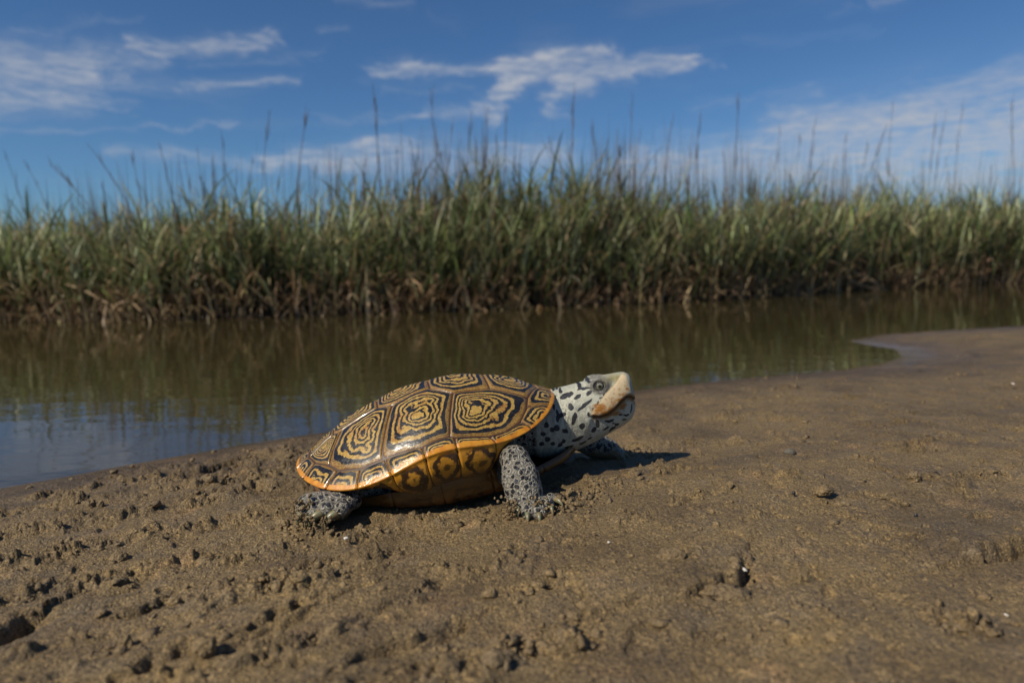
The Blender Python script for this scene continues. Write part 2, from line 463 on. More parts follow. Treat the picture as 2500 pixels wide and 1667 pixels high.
# ------------------------------------------------------------------ terrapin
SX0, SY0, SZ0, SYAW, SPITCH = -0.0648, 0.5152, 0.0414, 0.1898, 0.1987
A_, B_ = 0.100, 0.0733
def plan_r(phi):
    c, s = np.cos(phi), np.sin(phi)
    return (np.abs(c / A_) ** 2.25 + np.abs(s / (B_ * (1 - 0.06 * c))) ** 2.25) ** (-1 / 2.25)
def rim_z(phi):
    return .0011 * np.cos(2 * phi) + .0027 * np.cos(phi) - .0004 * np.cos(3 * phi) + .0052 * np.cos(4 * phi)
def dome_z(x, y):
    phi = np.arctan2(y, x); rho = np.clip(np.hypot(x, y) / plan_r(phi), 0, 1)
    keel = .0012 * np.exp(-(y / .006) ** 2) * sstep(.95, .5, rho)
    flare = -.0012 * np.exp(-((rho - .88) / .07) ** 2)
    return rim_z(phi) * rho ** 2 + .0386 * (1 - rho ** 2.111) ** .9727 * (1 - ((x - .0384) / A_) ** 2 * .15) + keel + flare
def to_world(L):
    L = np.asarray(L, float)
    cp, sp = math.cos(SPITCH), math.sin(SPITCH); c, s = math.cos(SYAW), math.sin(SYAW)
    x = L[..., 0] * cp - L[..., 2] * sp; z = L[..., 0] * sp + L[..., 2] * cp; y = L[..., 1]
    return np.stack([SX0 + x * c - y * s, SY0 + x * s + y * c, SZ0 + z], -1)
ROOT = np.array([SX0, SY0, 0.0])
terrapin = obj('terrapin', None, loc=tuple(ROOT), label='spotted turtle with ringed amber shell walking over the wet sand', cat='turtle')

# --- materials of the shell
def shell_common(t, b, col, extra=None):
    geo = t.new('ShaderNodeNewGeometry').outputs['Position']
    n = t.noise(geo, 420.0, 3.0, .6)
    zz_ = t.xyz(geo)[2]
    dust = t.math('ADD', t.noise(geo, 650.0, 4.0, .7), t.math('MULTIPLY', t.noise(geo, 40.0, 3.0, .6), .5))
    dust = t.math('MULTIPLY', t.step(t.math('SUBTRACT', dust, t.math('MULTIPLY', zz_, 3.0)), .78, .95), .55)
    scr = t.step(t.math('ABSOLUTE', t.math('SUBTRACT', t.noise(t.vmath('MULTIPLY', geo, (.35, 1.0, 1.6)), 210.0, 2.0, .5, .6), .5)), .012, .002)
    col = t.mix(t.math('MULTIPLY', scr, .25), col, (.16, .12, .07))
    col = t.mix(dust, col, (.20, .14, .07))
    t.put(b.inputs['Base Color'], col)
    t.put(b.inputs['Roughness'], t.math('ADD', .20, t.math('MULTIPLY', t.step(t.noise(geo, 55.0, 4.0, .65), .34, .60), .34)))
    b.inputs['Specular IOR Level'].default_value = .5
    b.inputs['Coat Weight'].default_value = .12
    b.inputs['Coat Roughness'].default_value = .10
    h = t.math('ADD', t.math('MULTIPLY', n, .5), t.noise(geo, 120.0, 3.0, .6))
    if extra is not None: h = t.math('ADD', h, extra)
    t.put(b.inputs['Normal'], t.bump(h, .5, .0007))
def ring_color(t, tv, amp=.36):
    geo = t.new('ShaderNodeNewGeometry').outputs['Position']
    rnd = t.new('ShaderNodeObjectInfo').outputs['Random']
    sh = t.comb(t.math('MULTIPLY', rnd, 3.1), t.math('MULTIPLY', rnd, 1.7), rnd)
    p = t.vmath('ADD', geo, sh)
    nl = t.noise(p, 58.0, 1.0, .5)
    nm = t.noise(p, 190.0, 3.0, .6)
    nh = t.noise(p, 700.0, 3.0, .65)
    inner = t.step(tv, .12, .65)
    r = t.math('ADD', tv, t.math('MULTIPLY', t.math('MULTIPLY', t.math('SUBTRACT', nl, .5), t.math('ADD', .28, inner)), amp * 1.9))
    r = t.math('ADD', r, t.math('MULTIPLY', t.math('SUBTRACT', nm, .5), t.math('ADD', .06, t.math('MULTIPLY', inner, .26))))
    r = t.math('ADD', r, t.math('MULTIPLY', t.math('SUBTRACT', nh, .5), .07))
    st = []
    e = .008
    for lo, hi in ((.095, .215), (.295, .385), (.470, .560), (.645, .735), (.825, .905)):
        st += [(lo - e, 0.0), (lo + e, 1.0), (hi - e, 1.0), (hi + e, 0.0)]
    dark = t.ramp(r, [(0.0, 0.0)] + st)
    thin = t.ramp(r, [(0.0, 0.0), (.060, 0.0), (.068, .6), (.074, .6), (.084, 0.0)])
    mott = t.step(nh, .35, .66)
    yel = t.mix(mott, (.32, .172, .032), (.45, .310, .082))
    yel = t.mix(t.math('MULTIPLY', t.step(t.noise(p, 85.0, 3.0), .52, .68), .75), yel, t.mix(mott, (.23, .088, .014), (.33, .155, .035)))
    border = t.mix(mott, (.165, .080, .017), (.33, .195, .046))
    border = t.mix(t.step(tv, .004, .035), (.10, .045, .018), border)
    light = t.mix(t.step(r, .06, .12), border, yel)
    ink = t.mix(t.step(nh, .5, .8), (.010, .010, .012), (.030, .026, .022))
    col = t.mix(dark, light, ink)
    col = t.mix(thin, col, (.06, .035, .015))
    return col, geo, nh, nm
scute_m, t, b = mat('ringed_scute')
tv = t.attr('ring')
col, geo, nh, nm = ring_color(t, tv)
groove = t.math('MULTIPLY', t.math('SINE', t.math('MULTIPLY', tv, 60.0)), .05)
shell_common(t, b, col, groove)
marg_m, t, b = mat('marginal_scute')
tv = t.attr('ring'); edge = t.attr('edge'); under = t.attr('under'); blot = t.attr('blot')
col, geo, nh, nm = ring_color(t, tv, .3)
orange = t.mix(t.step(nm, .35, .65), (.46, .165, .010), (.56, .245, .018))
col = t.mix(t.step(t.math('ADD', edge, t.math('MULTIPLY', t.math('SUBTRACT', nm, .5), .5)), .42, .58), col, orange)
low = t.mix(t.noise(geo, 70.0, 3.0), (.46, .19, .012), (.56, .26, .020))
bl = t.math('ADD', blot, t.math('ADD', t.math('MULTIPLY', t.math('SUBTRACT', t.noise(geo, 110.0, 3.0), .5), .8), t.math('MULTIPLY', t.math('SUBTRACT', nm, .5), .35)))
ringb = t.ramp(bl, [(0.0, 0.0), (.30, 0.0), (.36, .97), (.56, .97), (.63, .1), (.80, .15), (.86, .8), (1.0, .8)])
low = t.mix(ringb, low, (.022, .009, .004))
low = t.mix(t.math('MULTIPLY', t.step(t.noise(geo, 160.0, 4.0, .65), .56, .68), .75), low, (.055, .022, .007))
pigment_shade = t.step(t.math('ADD', t.attr('depth'), t.math('MULTIPLY', t.math('SUBTRACT', t.noise(geo, 90.0, 3.0), .5), .6)), .50, .95)  # underside darkens downwards: pigment, and shade put into the colour
low = t.mix(t.math('MULTIPLY', pigment_shade, .95), low, (.050, .022, .008))
col = t.mix(under, col, low)
shell_common(t, b, col)
plas_m, t, b = mat('plastron_scute')
tv = t.attr('ring')
geo = t.new('ShaderNodeNewGeometry').outputs['Position']
low = t.mix(t.noise(geo, 60.0, 3.0), (.065, .030, .008), (.155, .070, .013))
bl = t.math('ADD', tv, t.math('MULTIPLY', t.math('SUBTRACT', t.noise(geo, 75.0, 4.0), .5), .9))
low = t.mix(t.ramp(bl, [(0.0, .0), (.03, .0), (.18, .05), (.38, .1), (.46, .92), (.62, .9), (.70, .2), (.85, .3), (1.0, .8)]), low, (.040, .018, .007))
shell_common(t, b, low)
seam_m, t, b = mat('shell_seam')
b.inputs['Base Color'].default_value = (.045, .022, .012, 1)
b.inputs['Roughness'].default_value = .45

# --- carapace: bony shell below the scutes
nphi = 160
ph = np.linspace(-math.pi, math.pi, nphi, endpoint=False)
def bridge_w(phi):
    a = np.abs(np.degrees(phi))
    return sstep(44, 66, a) * sstep(134, 100, a)
def lip_profile(phi, w):
    """offset from the rim: inwards and down, w from 0 (rim) to 1 (inner end of the underside)"""
    bw = bridge_w(phi)
    rear = sstep(120, 150, np.abs(np.degrees(phi)))
    i1 = .016 * (1 - bw) + .0065 * bw; d1 = (.0040 + .003 * rear) * (1 - bw) + .0235 * bw
    rl = .0016
    a = np.clip(w / .18, 0, 1) * (math.pi / 2)
    u = np.clip((w - .12) / .88, 0, 1)
    out = .0006 * np.sin(a * 2)
    bulge = .0022 * np.sin(u * math.pi) * bw
    inn = -out + rl * (1 - np.cos(a)) * .4 + i1 * u ** 1.35 - bulge
    dn = rl * np.sin(a) * .9 + d1 * u ** .95
    return inn, dn
def rim_point(phi, w):
    R = plan_r(phi); inn, dn = lip_profile(phi, w)
    r = R - inn
    return np.stack([r * np.cos(phi), r * np.sin(phi), rim_z(phi) - dn], -1)
rows = []
for rho in np.linspace(.02, .995, 26):
    r = plan_r(ph) * rho; x = r * np.cos(ph); y = r * np.sin(ph)
    rows.append(np.stack([x, y, dome_z(x, y) - .0011], -1))
for w in np.linspace(.1, 1.0, 8):
    p = rim_point(ph, w); p[:, :2] *= .988; p[:, 2] += .0003; rows.append(p)
P = np.stack(rows)
top = np.array([[[0, 0, dome_z(np.array(0.), np.array(0.)) - .0011]]])
V = to_world(P).reshape(-1, 3) - ROOT
Fq = grid_faces(len(rows), nphi, True)[:, ::-1]
Vt = np.vstack([V, to_world(top).reshape(-1, 3) - ROOT])
capi = len(V)
cap = np.array([[j, (j + 1) % nphi, capi, capi] for j in range(nphi)])
me = bpy.data.meshes.new('carapace')
me.from_pydata(Vt.tolist(), [], Fq[:, ::-1].tolist() + [[int(a), int(b_), int(c)] for a, b_, c, _ in cap])
me.polygons.foreach_set('use_smooth', np.ones(len(me.polygons), bool)); me.update()
carapace = obj('carapace', me, seam_m, terrapin)

# --- scutes of the top of the shell (plan outlines on the right side, mirrored to the left)
half = {
 'nuchal': None,
 'C1': [(.0224, -.0280), (.050, -.0246), (.0755, -.0290), (.0713, -.0392), (.0634, -.0502), (.0505, -.0585), (.038, -.0632), (.0143, -.0655), (.0115, -.0645)],
 'C2': [(.0224, -.0280), (.0115, -.0645), (-.0082, -.0672), (-.0345, -.0606), (-.0355, -.0575), (-.0220, -.0206), (.0074, -.0164)],
 'C3': [(-.0220, -.0206), (-.0355, -.0575), (-.0345, -.0606), (-.0516, -.0565), (-.0672, -.0473), (-.0735, -.0385), (-.0625, -.0130), (-.0330, -.0140)],
 'C4': [(-.0625, -.0130), (-.0735, -.0385), (-.0835, -.0265), (-.0890, -.0120), (-.0690, -.0095)],
}
vert = {
 'V1': [(.050, -.0246), (.0755, -.0290), (.0885, -.0065), (.0885, .0065), (.0755, .0290), (.050, .0246)],
 'V2': [(.0074, -.0164), (.0224, -.0280), (.050, -.0246), (.050, .0246), (.0224, .0280), (.0074, .0164)],
 'V3': [(-.0330, -.0140), (-.0220, -.0206), (.0074, -.0164), (.0074, .0164), (-.0220, .0206), (-.0330, .0140)],
 'V4': [(-.0690, -.0095), (-.0625, -.0130), (-.0330, -.0140), (-.0330, .0140), (-.0625, .0130), (-.0690, .0095)],
 'V5': [(-.0890, -.0120), (-.0690, -.0095), (-.0690, .0095), (-.0890, .0120), (-.0900, 0.0)],
}
centers = {'C1': (.034, -.046), 'C2': (-.004, -.044), 'C3': (-.046, -.037), 'C4': (-.075, -.020)}
def make_scute(P, center, name='scute'):
    P = np.array(P, float)
    c = np.array(center if center is not None else P.mean(0))
    na, nr = 120, 26
    th = np.linspace(0, 2 * math.pi, na, endpoint=False)
    dx, dy = np.cos(th), np.sin(th)
    R = np.full(na, 1e9)
    for p, q in zip(P, np.roll(P, -1, 0)):
        e = q - p; d = dx * e[1] - dy * e[0]
        w = p - c
        with np.errstate(divide='ignore', invalid='ignore'):
            s_ = (w[0] * e[1] - w[1] * e[0]) / d; u = (w[0] * dy - w[1] * dx) / d
        ok = (np.abs(d) > 1e-12) & (s_ > 0) & (u >= -1e-6) & (u <= 1 + 1e-6)
        R = np.where(ok & (s_ < R), s_, R)
    R = R - .00035
    k = np.exp(-np.linspace(-2, 2, 25) ** 2); k /= k.sum()
    Rs = np.convolve(np.concatenate([R[-12:], R, R[:12]]), k, 'valid')
    tt = np.linspace(0, 1, nr) ** .9
    rows = []; ring = []
    for tq in tt:
        w = min(1.0, tq * 2.2)
        r = (R * (1 - w) + Rs * w) * (1 - tq * .998)
        r = np.minimum(r, R)
        x = c[0] + r * dx; y = c[1] + r * dy
        dist = (R - r)
        off = -.0011 + .0013 * sstep(0, .0014, dist) + .0007 * sstep(.0, 1.0, tq) 
        rows.append(np.stack([x, y, dome_z(x, y) + off], -1)); ring.append(np.full(na, tq))
    V = to_world(np.stack(rows)).reshape(-1, 3) - ROOT
    return mesh(name, V, grid_faces(nr, na, True), attrs={'ring': np.concatenate(ring)})
for k, P in half.items():
    if P is None: continue
    for sgn in (1, -1):
        Q = [(x, y * sgn) for x, y in P]
        if sgn < 0: Q = Q[::-1]
        obj('scute', make_scute(Q[::-1] if sgn > 0 else Q[::-1], (centers[k][0], centers[k][1] * sgn)), scute_m, carapace)
for k, P in vert.items():
    obj('scute', make_scute(P, None), scute_m, carapace)
# --- marginal scutes wrap round the rim
deg = [0, 5.0, 18.4, 37.8, 58.1, 79.0, 96.0, 113.7, 130.4, 145.6, 160.5, 171.0, 180.0]
inner = [[(.0885, 0), (.0885, -.0065)], [(.0885, -.0065), (.0755, -.0290), (.0713, -.0392)], [(.0713, -.0392), (.0634, -.0502)], [(.0634, -.0502), (.0505, -.0585), (.038, -.0632)],
         [(.038, -.0632), (.0143, -.0655)], [(.0143, -.0655), (.0115, -.0645), (-.0082, -.0672)], [(-.0082, -.0672), (-.0345, -.0606)], [(-.0345, -.0606), (-.0516, -.0565)],
         [(-.0516, -.0565), (-.0672, -.0473)], [(-.0672, -.0473), (-.0735, -.0385), (-.0835, -.0265)], [(-.0835, -.0265), (-.0890, -.0120)], [(-.0890, -.0120), (-.0900, 0)]]
def poly_at(pts, u):
    pts = np.array(pts, float); L = np.concatenate([[0], np.cumsum(np.hypot(*np.diff(pts, axis=0).T))]); L /= L[-1]
    return np.stack([np.interp(u, L, pts[:, 0]), np.interp(u, L, pts[:, 1])], -1)
def make_marginal(inn, d0, d1, sgn, full=False):
    nu, nv, nw = 40, 18, 22
    u = np.linspace(0, 1, nu)
    if full:
        phi = np.radians(-d1 + 2 * d1 * u); I = np.stack([np.full(nu, inn[0][0]), np.linspace(-inn[1][1], inn[1][1], nu) * -1], -1)
    else:
        phi = -np.radians(d0 + (d1 - d0) * u); I = poly_at(inn, u)
    rp = rim_point(phi, np.zeros(nu))
    wid = np.linalg.norm(rp[-1] - rp[0]); dep = np.mean(np.hypot(*(rp[:, :2] - I).T)) + 1e-6
    e = .0003 / wid
    uu = e + (1 - 2 * e) * u
    if full: phi = np.radians(-d1 + 2 * d1 * uu); I = np.stack([np.full(nu, inn[0][0]), (np.interp(uu, [0, 1], [inn[1][1], -inn[1][1]]))], -1)
    else: phi = -np.radians(d0 + (d1 - d0) * uu); I = poly_at(inn, uu)
    rp = rim_point(phi, np.zeros(nu))
    rows = []; ring = []; edge = []; und = []; blot = []; depth = []
    du = np.minimum(u, 1 - u) * wid
    size = .5 * min(wid, dep * 1.6)
    for v in np.linspace(0, 1, nv):
        vv = .0003 / dep + v * (1 - .0003 / dep)
        xy = I * (1 - vv) + rp[:, :2] * vv
        dist = np.minimum(du, v * dep)
        z = dome_z(xy[:, 0], xy[:, 1]) - .0011 + .0014 * sstep(0, .0013, dist)
        bl = sstep(.55, 1.0, v)
        z = z * (1 - bl) + (rp[:, 2] * 1.0 + (dome_z(xy[:, 0], xy[:, 1]) - rim_z(phi)) - .0011 * sstep(.0013, 0, du)) * bl
        rows.append(np.stack([xy[:, 0], xy[:, 1], z], -1))
        sm = -.0012 * np.log(np.exp(-du / .0012) + np.exp(-v * dep / .0012))
        ring.append(np.clip(sm / (size * 1.75), 0, 1)); edge.append(np.full(nu, np.clip(1 - (1 - v) * dep / .0042, 0, 1))); und.append(np.zeros(nu)); blot.append(np.zeros(nu)); depth.append(np.zeros(nu))
    for w in np.linspace(0, 1, nw + 1)[1:]:
        p = rim_point(phi, np.full(nu, w))
        sink = .0009 * sstep(.0012, 0, du)
        r = np.hypot(p[:, 0], p[:, 1]); p[:, 0] *= 1 - sink / r; p[:, 1] *= 1 - sink / r
        rows.append(p); ring.append(np.zeros(nu)); edge.append(np.full(nu, 1.0))
        und.append(np.full(nu, sstep(.10, .22, w))); 
        bw = float(np.mean(bridge_w(phi)))
        cx = (u - .45) / .62; cy = (w - .52) / .62
        depth.append(np.full(nu, w * bw))
        blot.append(np.clip(1 - np.hypot(cx, cy), 0, 1) * (.35 + .65 * bw))
    P = np.stack(rows)
    if sgn < 0: P[..., 1] *= -1
    V = to_world(P).reshape(-1, 3) - ROOT
    F_ = grid_faces(*P.shape[:2])
    if sgn < 0: F_ = F_[:, ::-1]
    return mesh('scute', V, F_ if full else F_, attrs={'ring': np.concatenate(ring), 'edge': np.concatenate(edge), 'under': np.concatenate(und), 'blot': np.concatenate(blot), 'depth': np.concatenate(depth)})
obj('scute', make_marginal(inner[0], 0, 5.0, 1, True), marg_m, carapace)
for i in range(1, 12):
    for sgn in (1, -1):
        obj('scute', make_marginal(inner[i], deg[i], deg[i + 1], sgn), marg_m, carapace)

# --- plastron and bridge
px_ = np.array([-.092, -.075, -.059, -.027, .0, .039, .07, .095, .112])
pz_ = np.array([-.0235, -.0275, -.0315, -.0370, -.0418, -.0452, -.0465, -.0445, -.0415])
pw_ = np.array([.012, .034, .043, .056, .058, .052, .038, .028, .010])
def plast_section(x, n=26, off=0.0):
    zp = np.interp(x, px_, pz_); w = np.interp(x, px_, pw_)
    bw = float(sstep(-.055, -.022, x) * sstep(.050, .034, x))
    # where the marginals end above this x
    phs = np.radians(np.linspace(20, 170, 300)); q = rim_point(-phs, np.ones(300) * .94)
    k = np.abs(q[:, 0] - x).argmin(); yb, zb = -q[k, 1] - .0012, q[k, 2]
    top_y = (w - .001) * (1 - bw) + yb * bw; top_z = (zp + .009) * (1 - bw) + zb * bw
    ctrl = np.array([(top_y, top_z), (top_y * .5 + w * .5 + .002 * bw + .0012, top_z * .5 + (zp + .005) * .5), (w, zp + .0035), (w - .004, zp + .0006), (w * .6, zp - .0004), (0.0, zp + .0008)])
    L = np.concatenate([[0], np.cumsum(np.hypot(*np.diff(ctrl, axis=0).T))]); s_ = np.linspace(0, 1, n) ** 1.0 * L[-1]
    y = np.interp(s_, L, ctrl[:, 0]); z = np.interp(s_, L, ctrl[:, 1])
    for _ in range(3):
        y[1:-1] = (y[:-2] + 2 * y[1:-1] + y[2:]) / 4; z[1:-1] = (z[:-2] + 2 * z[1:-1] + z[2:]) / 4
    return np.stack([np.full(n, x), -y - off * sstep(1, .7, np.arange(n) / n), z - off * .7], -1), s_
def smooth_cols(P):
    for _ in range(4): P[1:-1, :, 1:] = (P[:-2, :, 1:] + 2 * P[1:-1, :, 1:] + P[2:, :, 1:]) / 4
    return P
xs = np.linspace(-.092, .112, 70)
secs = np.stack([plast_section(x)[0] for x in xs]); secs = smooth_cols(secs)
whole = np.concatenate([secs, secs[:, -2::-1] * np.array([1, -1, 1])], 1)
plastron = obj('plastron', mesh('plastron', to_world(whole).reshape(-1, 3) - ROOT, grid_faces(*whole.shape[:2])), seam_m, terrapin)
cuts = [-.091, -.068, -.036, -.002, .034, .075, .111]
for a_, b_ in zip(cuts[:-1], cuts[1:]):
    for sgn in (1, -1):
        n = 26
        xx = np.linspace(a_ + .0003, b_ - .0003, n)
        lo = np.stack([np.stack([np.interp(x, xs, secs[:, k, j]) for k in range(secs.shape[1])]) for x in xx for j in (1, 2)]).reshape(n, 2, -1)
        y, z = lo[:, 0], lo[:, 1]
        dist = np.minimum(np.minimum(xx - a_, b_ - xx)[:, None] + 0 * y, np.hypot(y - y[:, :1], z - z[:, :1]))
        off = .0008 * sstep(0, .0012, dist)
        P = np.stack([np.repeat(xx[:, None], y.shape[1], 1), (y - off), z - off * .4], -1)
        if sgn < 0: P[..., 1] *= -1
        F_ = grid_faces(*P.shape[:2])
        obj('scute', mesh('scute', to_world(P).reshape(-1, 3) - ROOT, F_ if sgn > 0 else F_[:, ::-1], attrs={'ring': np.clip(dist / .017, 0, 1).ravel()}), plas_m, plastron)

# --- body: head, neck, limbs and tail grown as one surface from a distance field
HY = .530
VX = .00075
g0 = np.array([-.170, .400, -.012]); g1 = np.array([.108, .605, .092])
nx, ny, nz = ((g1 - g0) / VX).astype(int) + 1
gx = (g0[0] + VX * np.arange(nx)).astype(np.float32); gy = (g0[1] + VX * np.arange(ny)).astype(np.float32); gz_ = (g0[2] + VX * np.arange(nz)).astype(np.float32)
FLD = np.full((nx, ny, nz), .03, np.float32)
def box_of(lo, hi, m):
    i0 = np.maximum(((np.array(lo) - m - g0) / VX).astype(int), 0); i1 = np.minimum(((np.array(hi) + m - g0) / VX).astype(int) + 2, (nx, ny, nz))
    return tuple(slice(a, b_) for a, b_ in zip(i0, i1))
def sgrid(sl):
    return gx[sl[0]][:, None, None], gy[sl[1]][None, :, None], gz_[sl[2]][None, None, :]
def blend(sl, d, k):
    f = FLD[sl]
    h = np.clip(.5 + .5 * (f - d) / k, 0, 1)
    FLD[sl] = f * (1 - h) + d * h - k * h * (1 - h)
def cone(a, b_, ra, rb, k=.005, flat=None):
    a = np.array(a, float); b_ = np.array(b_, float); r = max(ra, rb)
    sl = box_of(np.minimum(a, b_) - r, np.maximum(a, b_) + r, k + .003)
    X, Y, Z = sgrid(sl)
    u = b_ - a; L2 = (u * u).sum() + 1e-12
    t_ = np.clip(((X - a[0]) * u[0] + (Y - a[1]) * u[1] + (Z - a[2]) * u[2]) / L2, 0, 1)
    d = np.sqrt((X - a[0] - t_ * u[0]) ** 2 + (Y - a[1] - t_ * u[1]) ** 2 + (Z - a[2] - t_ * u[2]) ** 2) - (ra + (rb - ra) * t_)
    blend(sl, d.astype(np.float32), k)
def chain(pts, k=.005):
    for (p, r), (q, s_) in zip(pts[:-1], pts[1:]): cone(p, q, r, s_, k)
L2W = lambda *p: to_world(np.array(p, float))
# trunk inside the shell
cone(L2W(-.055, 0, -.012), L2W(.05, 0, -.012), .020, .022)
cone(L2W(-.03, -.025, -.014), L2W(.03, -.025, -.014), .014, .014); cone(L2W(-.03, .025, -.014), L2W(.03, .025, -.014), .014, .014)
# neck
cone(L2W(.04, 0, -.012), (.026, HY + .002, .042), .022, .0235, .008)
# head loft: stations in profile
prof = [(1315, 965, 1112, .0215), (1345, 951, 1112, .0212), (1380, 943, 1105, .0205), (1420, 932, 1091, .0200), (1450, 925.5, 1077, .0190), (1480, 918.5, 1060, .0168), (1505, 912.5, 1046, .0138), (1522, 911.5, 1037, .0112), (1534, 917, 1029, .0088), (1542, 938, 1022, .0070), (1549, 962, 1012, .0050), (1553, 978, 1003, .0030), (1556, 988, 995, .0008)]
pr = np.array([[at_y(p[0], .5 * (p[1] + p[2]), HY)[0], at_y(p[0], p[1], HY)[2], at_y(p[0], p[2], HY)[2], p[3]] for p in prof])
sl = box_of((pr[0, 0], HY - .025, .005), (pr[-1, 0] + .003, HY + .025, .086), .004)
X, Y, Z = sgrid(sl)
xk = np.clip(X[:, 0, 0], pr[0, 0], pr[-1, 0])
zt = np.interp(xk, pr[:, 0], pr[:, 1])[:, None, None]; zb = np.interp(xk, pr[:, 0], pr[:, 2])[:, None, None]; hw = np.interp(xk, pr[:, 0], pr[:, 3])[:, None, None]
zc = .5 * (zt + zb); hz = .5 * (zt - zb)
rz = (Z - zc) / hz
skull = 1 - .20 * np.clip(rz, 0, 1) ** 1.5 - .16 * np.clip(-rz, 0, 1)
q_ = (np.abs(rz) ** 2.5 + np.abs((Y - HY) / (hw * skull)) ** 2.3) ** (1 / 2.4)
d = (q_ - 1) * np.minimum(hz, hw) * .95
d = np.maximum(d, X - pr[-1, 0]); d = np.maximum(d, pr[0, 0] - X)
for _ in range(2):
    for ax in range(3):
        dd = d.copy(); s0 = [slice(None)] * 3; s1 = [slice(None)] * 3; sm_ = [slice(None)] * 3
        s0[ax] = slice(0, -2); s1[ax] = slice(2, None); sm_[ax] = slice(1, -1)
        dd[tuple(sm_)] = .25 * d[tuple(s0)] + .5 * d[tuple(sm_)] + .25 * d[tuple(s1)]; d = dd
blend(sl, d.astype(np.float32), .006)
# brow ridges, cheeks, snout
def hp(px, py, y=HY):
    p = at_y(px, py, y); return p
ex, _, ez = hp(1464, 942, .517)
for s_ in (-1, 1):
    cone((ex - .006, HY + s_ * .0088, ez + .0010), (ex + .006, HY + s_ * .0074, ez + .0020), .0030, .0026, .004)
    cone((ex - .002, HY + s_ * .0085, ez - .0008), (ex + .002, HY + s_ * .0082, ez - .0006), .0050, .0048, .004)
    c0 = hp(1395, 1010, .516); cone((c0[0], HY + s_ * .0105, c0[2]), (c0[0] + .010, HY + s_ * .0100, c0[2] - .004), .0095, .0085, .006)
nzp = hp(1520, 931); cone(hp(1465, 938), hp(1518, 929), .0062, .0056, .004); cone((nzp[0] - .004, HY, nzp[2] - .001), (nzp[0] + .0008, HY, nzp[2]), .0054, .0046, .003)
# limbs
nf = [((-.012, .500, .030), .013), ((.0010, .457, .0350), .0088), ((.0040, .4480, .0255), .0118), ((.0065, .4430, .0165), .0114), ((.0090, .4380, .0085), .0094)]
chain(nf, .005)
cone((-.020, .492, .036), (-.013, .480, .0205), .0105, .0090, .005); cone((-.013, .480, .0205), (.001, .464, .0185), .008, .007, .005)
cone((.008, .437, .0080), (.017, .431, .0065), .0080, .0070, .004)
toes_nf = [((1266, 1232), (1263, 1250), .429, .0036), ((1288, 1243), (1287, 1268), .424, .0040), ((1314, 1245), (1316, 1268), .424, .0038), ((1338, 1228), (1348, 1248), .430, .0036), ((1345, 1215), (1372, 1228), .438, .0030)]
claws = []
for (b0, tp, y, r) in toes_nf:
    p = at_y(*b0, y + .004); q = at_y(*tp, y); mid = p * .55 + q * .45
    cone((.011, .435, .0075), p, .0060, r, .003); cone(p, mid, r, r * .85, .002)
    claws.append((p * .6 + q * .4 + np.array([0, -.0012, .0005]), q + np.array([.0004, -.0050, -.0002]), .0020))
ff = [((.0, .555, .032), .014), ((.048, .577, .022), .0115), ((.070, .580, .0115), .0105), ((.083, .580, .0070), .0085)]
chain(ff, .005)
for ang in (-50, -22, 5, 32, 58):
    a = math.radians(ang); p = np.array([.083, .580, .006]); q = p + np.array([math.cos(a) * .012, math.sin(a) * .012, -.0030])
    cone(p, q, .006, .0034, .003); claws.append((q, q + np.array([math.cos(a) * .007, math.sin(a) * .007, -.0026]), .0017))
hl = [((-.100, .505, .020), .014), ((-.092, .478, .0120), .0100), ((-.108, .476, .0080), .0080), ((-.122, .4580, .0080), .0086), ((-.1360, .4420, .0084), .0096), ((-.119, .4450, .0088), .0094)]
chain(hl, .005)
for (b0, tp, y, r, base) in [((742, 1250), (735, 1276), .430, .0040, (-.137, .438, .009)), ((766, 1254), (752, 1284), .427, .0040, (-.133, .438, .010)), ((800, 1242), (762, 1282), .427, .0044, (-.125, .440, .0105)), ((836, 1240), (800, 1286), .428, .0042, (-.117, .444, .0105)), ((850, 1232), (842, 1266), .437, .0034, (-.110, .450, .010))]:
    p = at_y(*b0, y + .004); q = at_y(*tp, y); mid = p * .62 + q * .38
    cone(base, p, .0056, r, .0022); cone(p, mid, r, r * .72, .002)
    claws.append((p * .7 + q * .3 + np.array([0, -.0020, .0012]), q + np.array([-.001, -.004, .0010]), .0031))
chain([((-.105, .535, .022), .015), ((-.125, .566, .016), .011), ((-.135, .574, .009), .009)], .005)
for ang in (200, 165, 130, 95):
    a = math.radians(ang); p = np.array([-.136, .574, .007]); q = p + np.array([math.cos(a) * .010, math.sin(a) * .010, -.003])
    cone(p, q, .006, .0034, .003); claws.append((q, q + np.array([math.cos(a) * .007, math.sin(a) * .007, -.003]), .0018))
chain([((-.135, .503, .026), .008), ((-.148, .510, .020), .005), ((-.146, .520, .015), .003)], .004)

# mouth slit, jaw step, eyelids, nostrils, folds: small displacements of the field
mouth_px = [(1436, 1011), (1460, 1014), (1482, 1009), (1500, 997), (1515, 982), (1530, 971), (1544, 971), (1558, 985)]
MP = [tuple(hp(a, b_, .518)[[0, 2]]) for a, b_ in mouth_px]
sl = box_of((.022, HY - .026, .005), (.104, HY + .026, .086), .002)
X, Y, Z = sgrid(sl)
X2 = np.broadcast_to(X[:, :, :], (X.shape[0], 1, Z.shape[2]))[:, 0, :]; Z2 = np.broadcast_to(Z, (X.shape[0], 1, Z.shape[2]))[:, 0, :]
md = line_dist(X2, Z2, MP)
zm = np.interp(X2, [p[0] for p in MP], [p[1] for p in MP])
ahead = sstep(MP[0][0] - .001, MP[0][0] + .004, X2)
bite = .0021 * np.exp(-(md / .00085) ** 2) * (.35 + .65 * ahead)
lower = .0016 * sstep(.0, .0010, zm - Z2) * sstep(.018, .004, zm - Z2) * ahead          # lower jaw set back below the beak
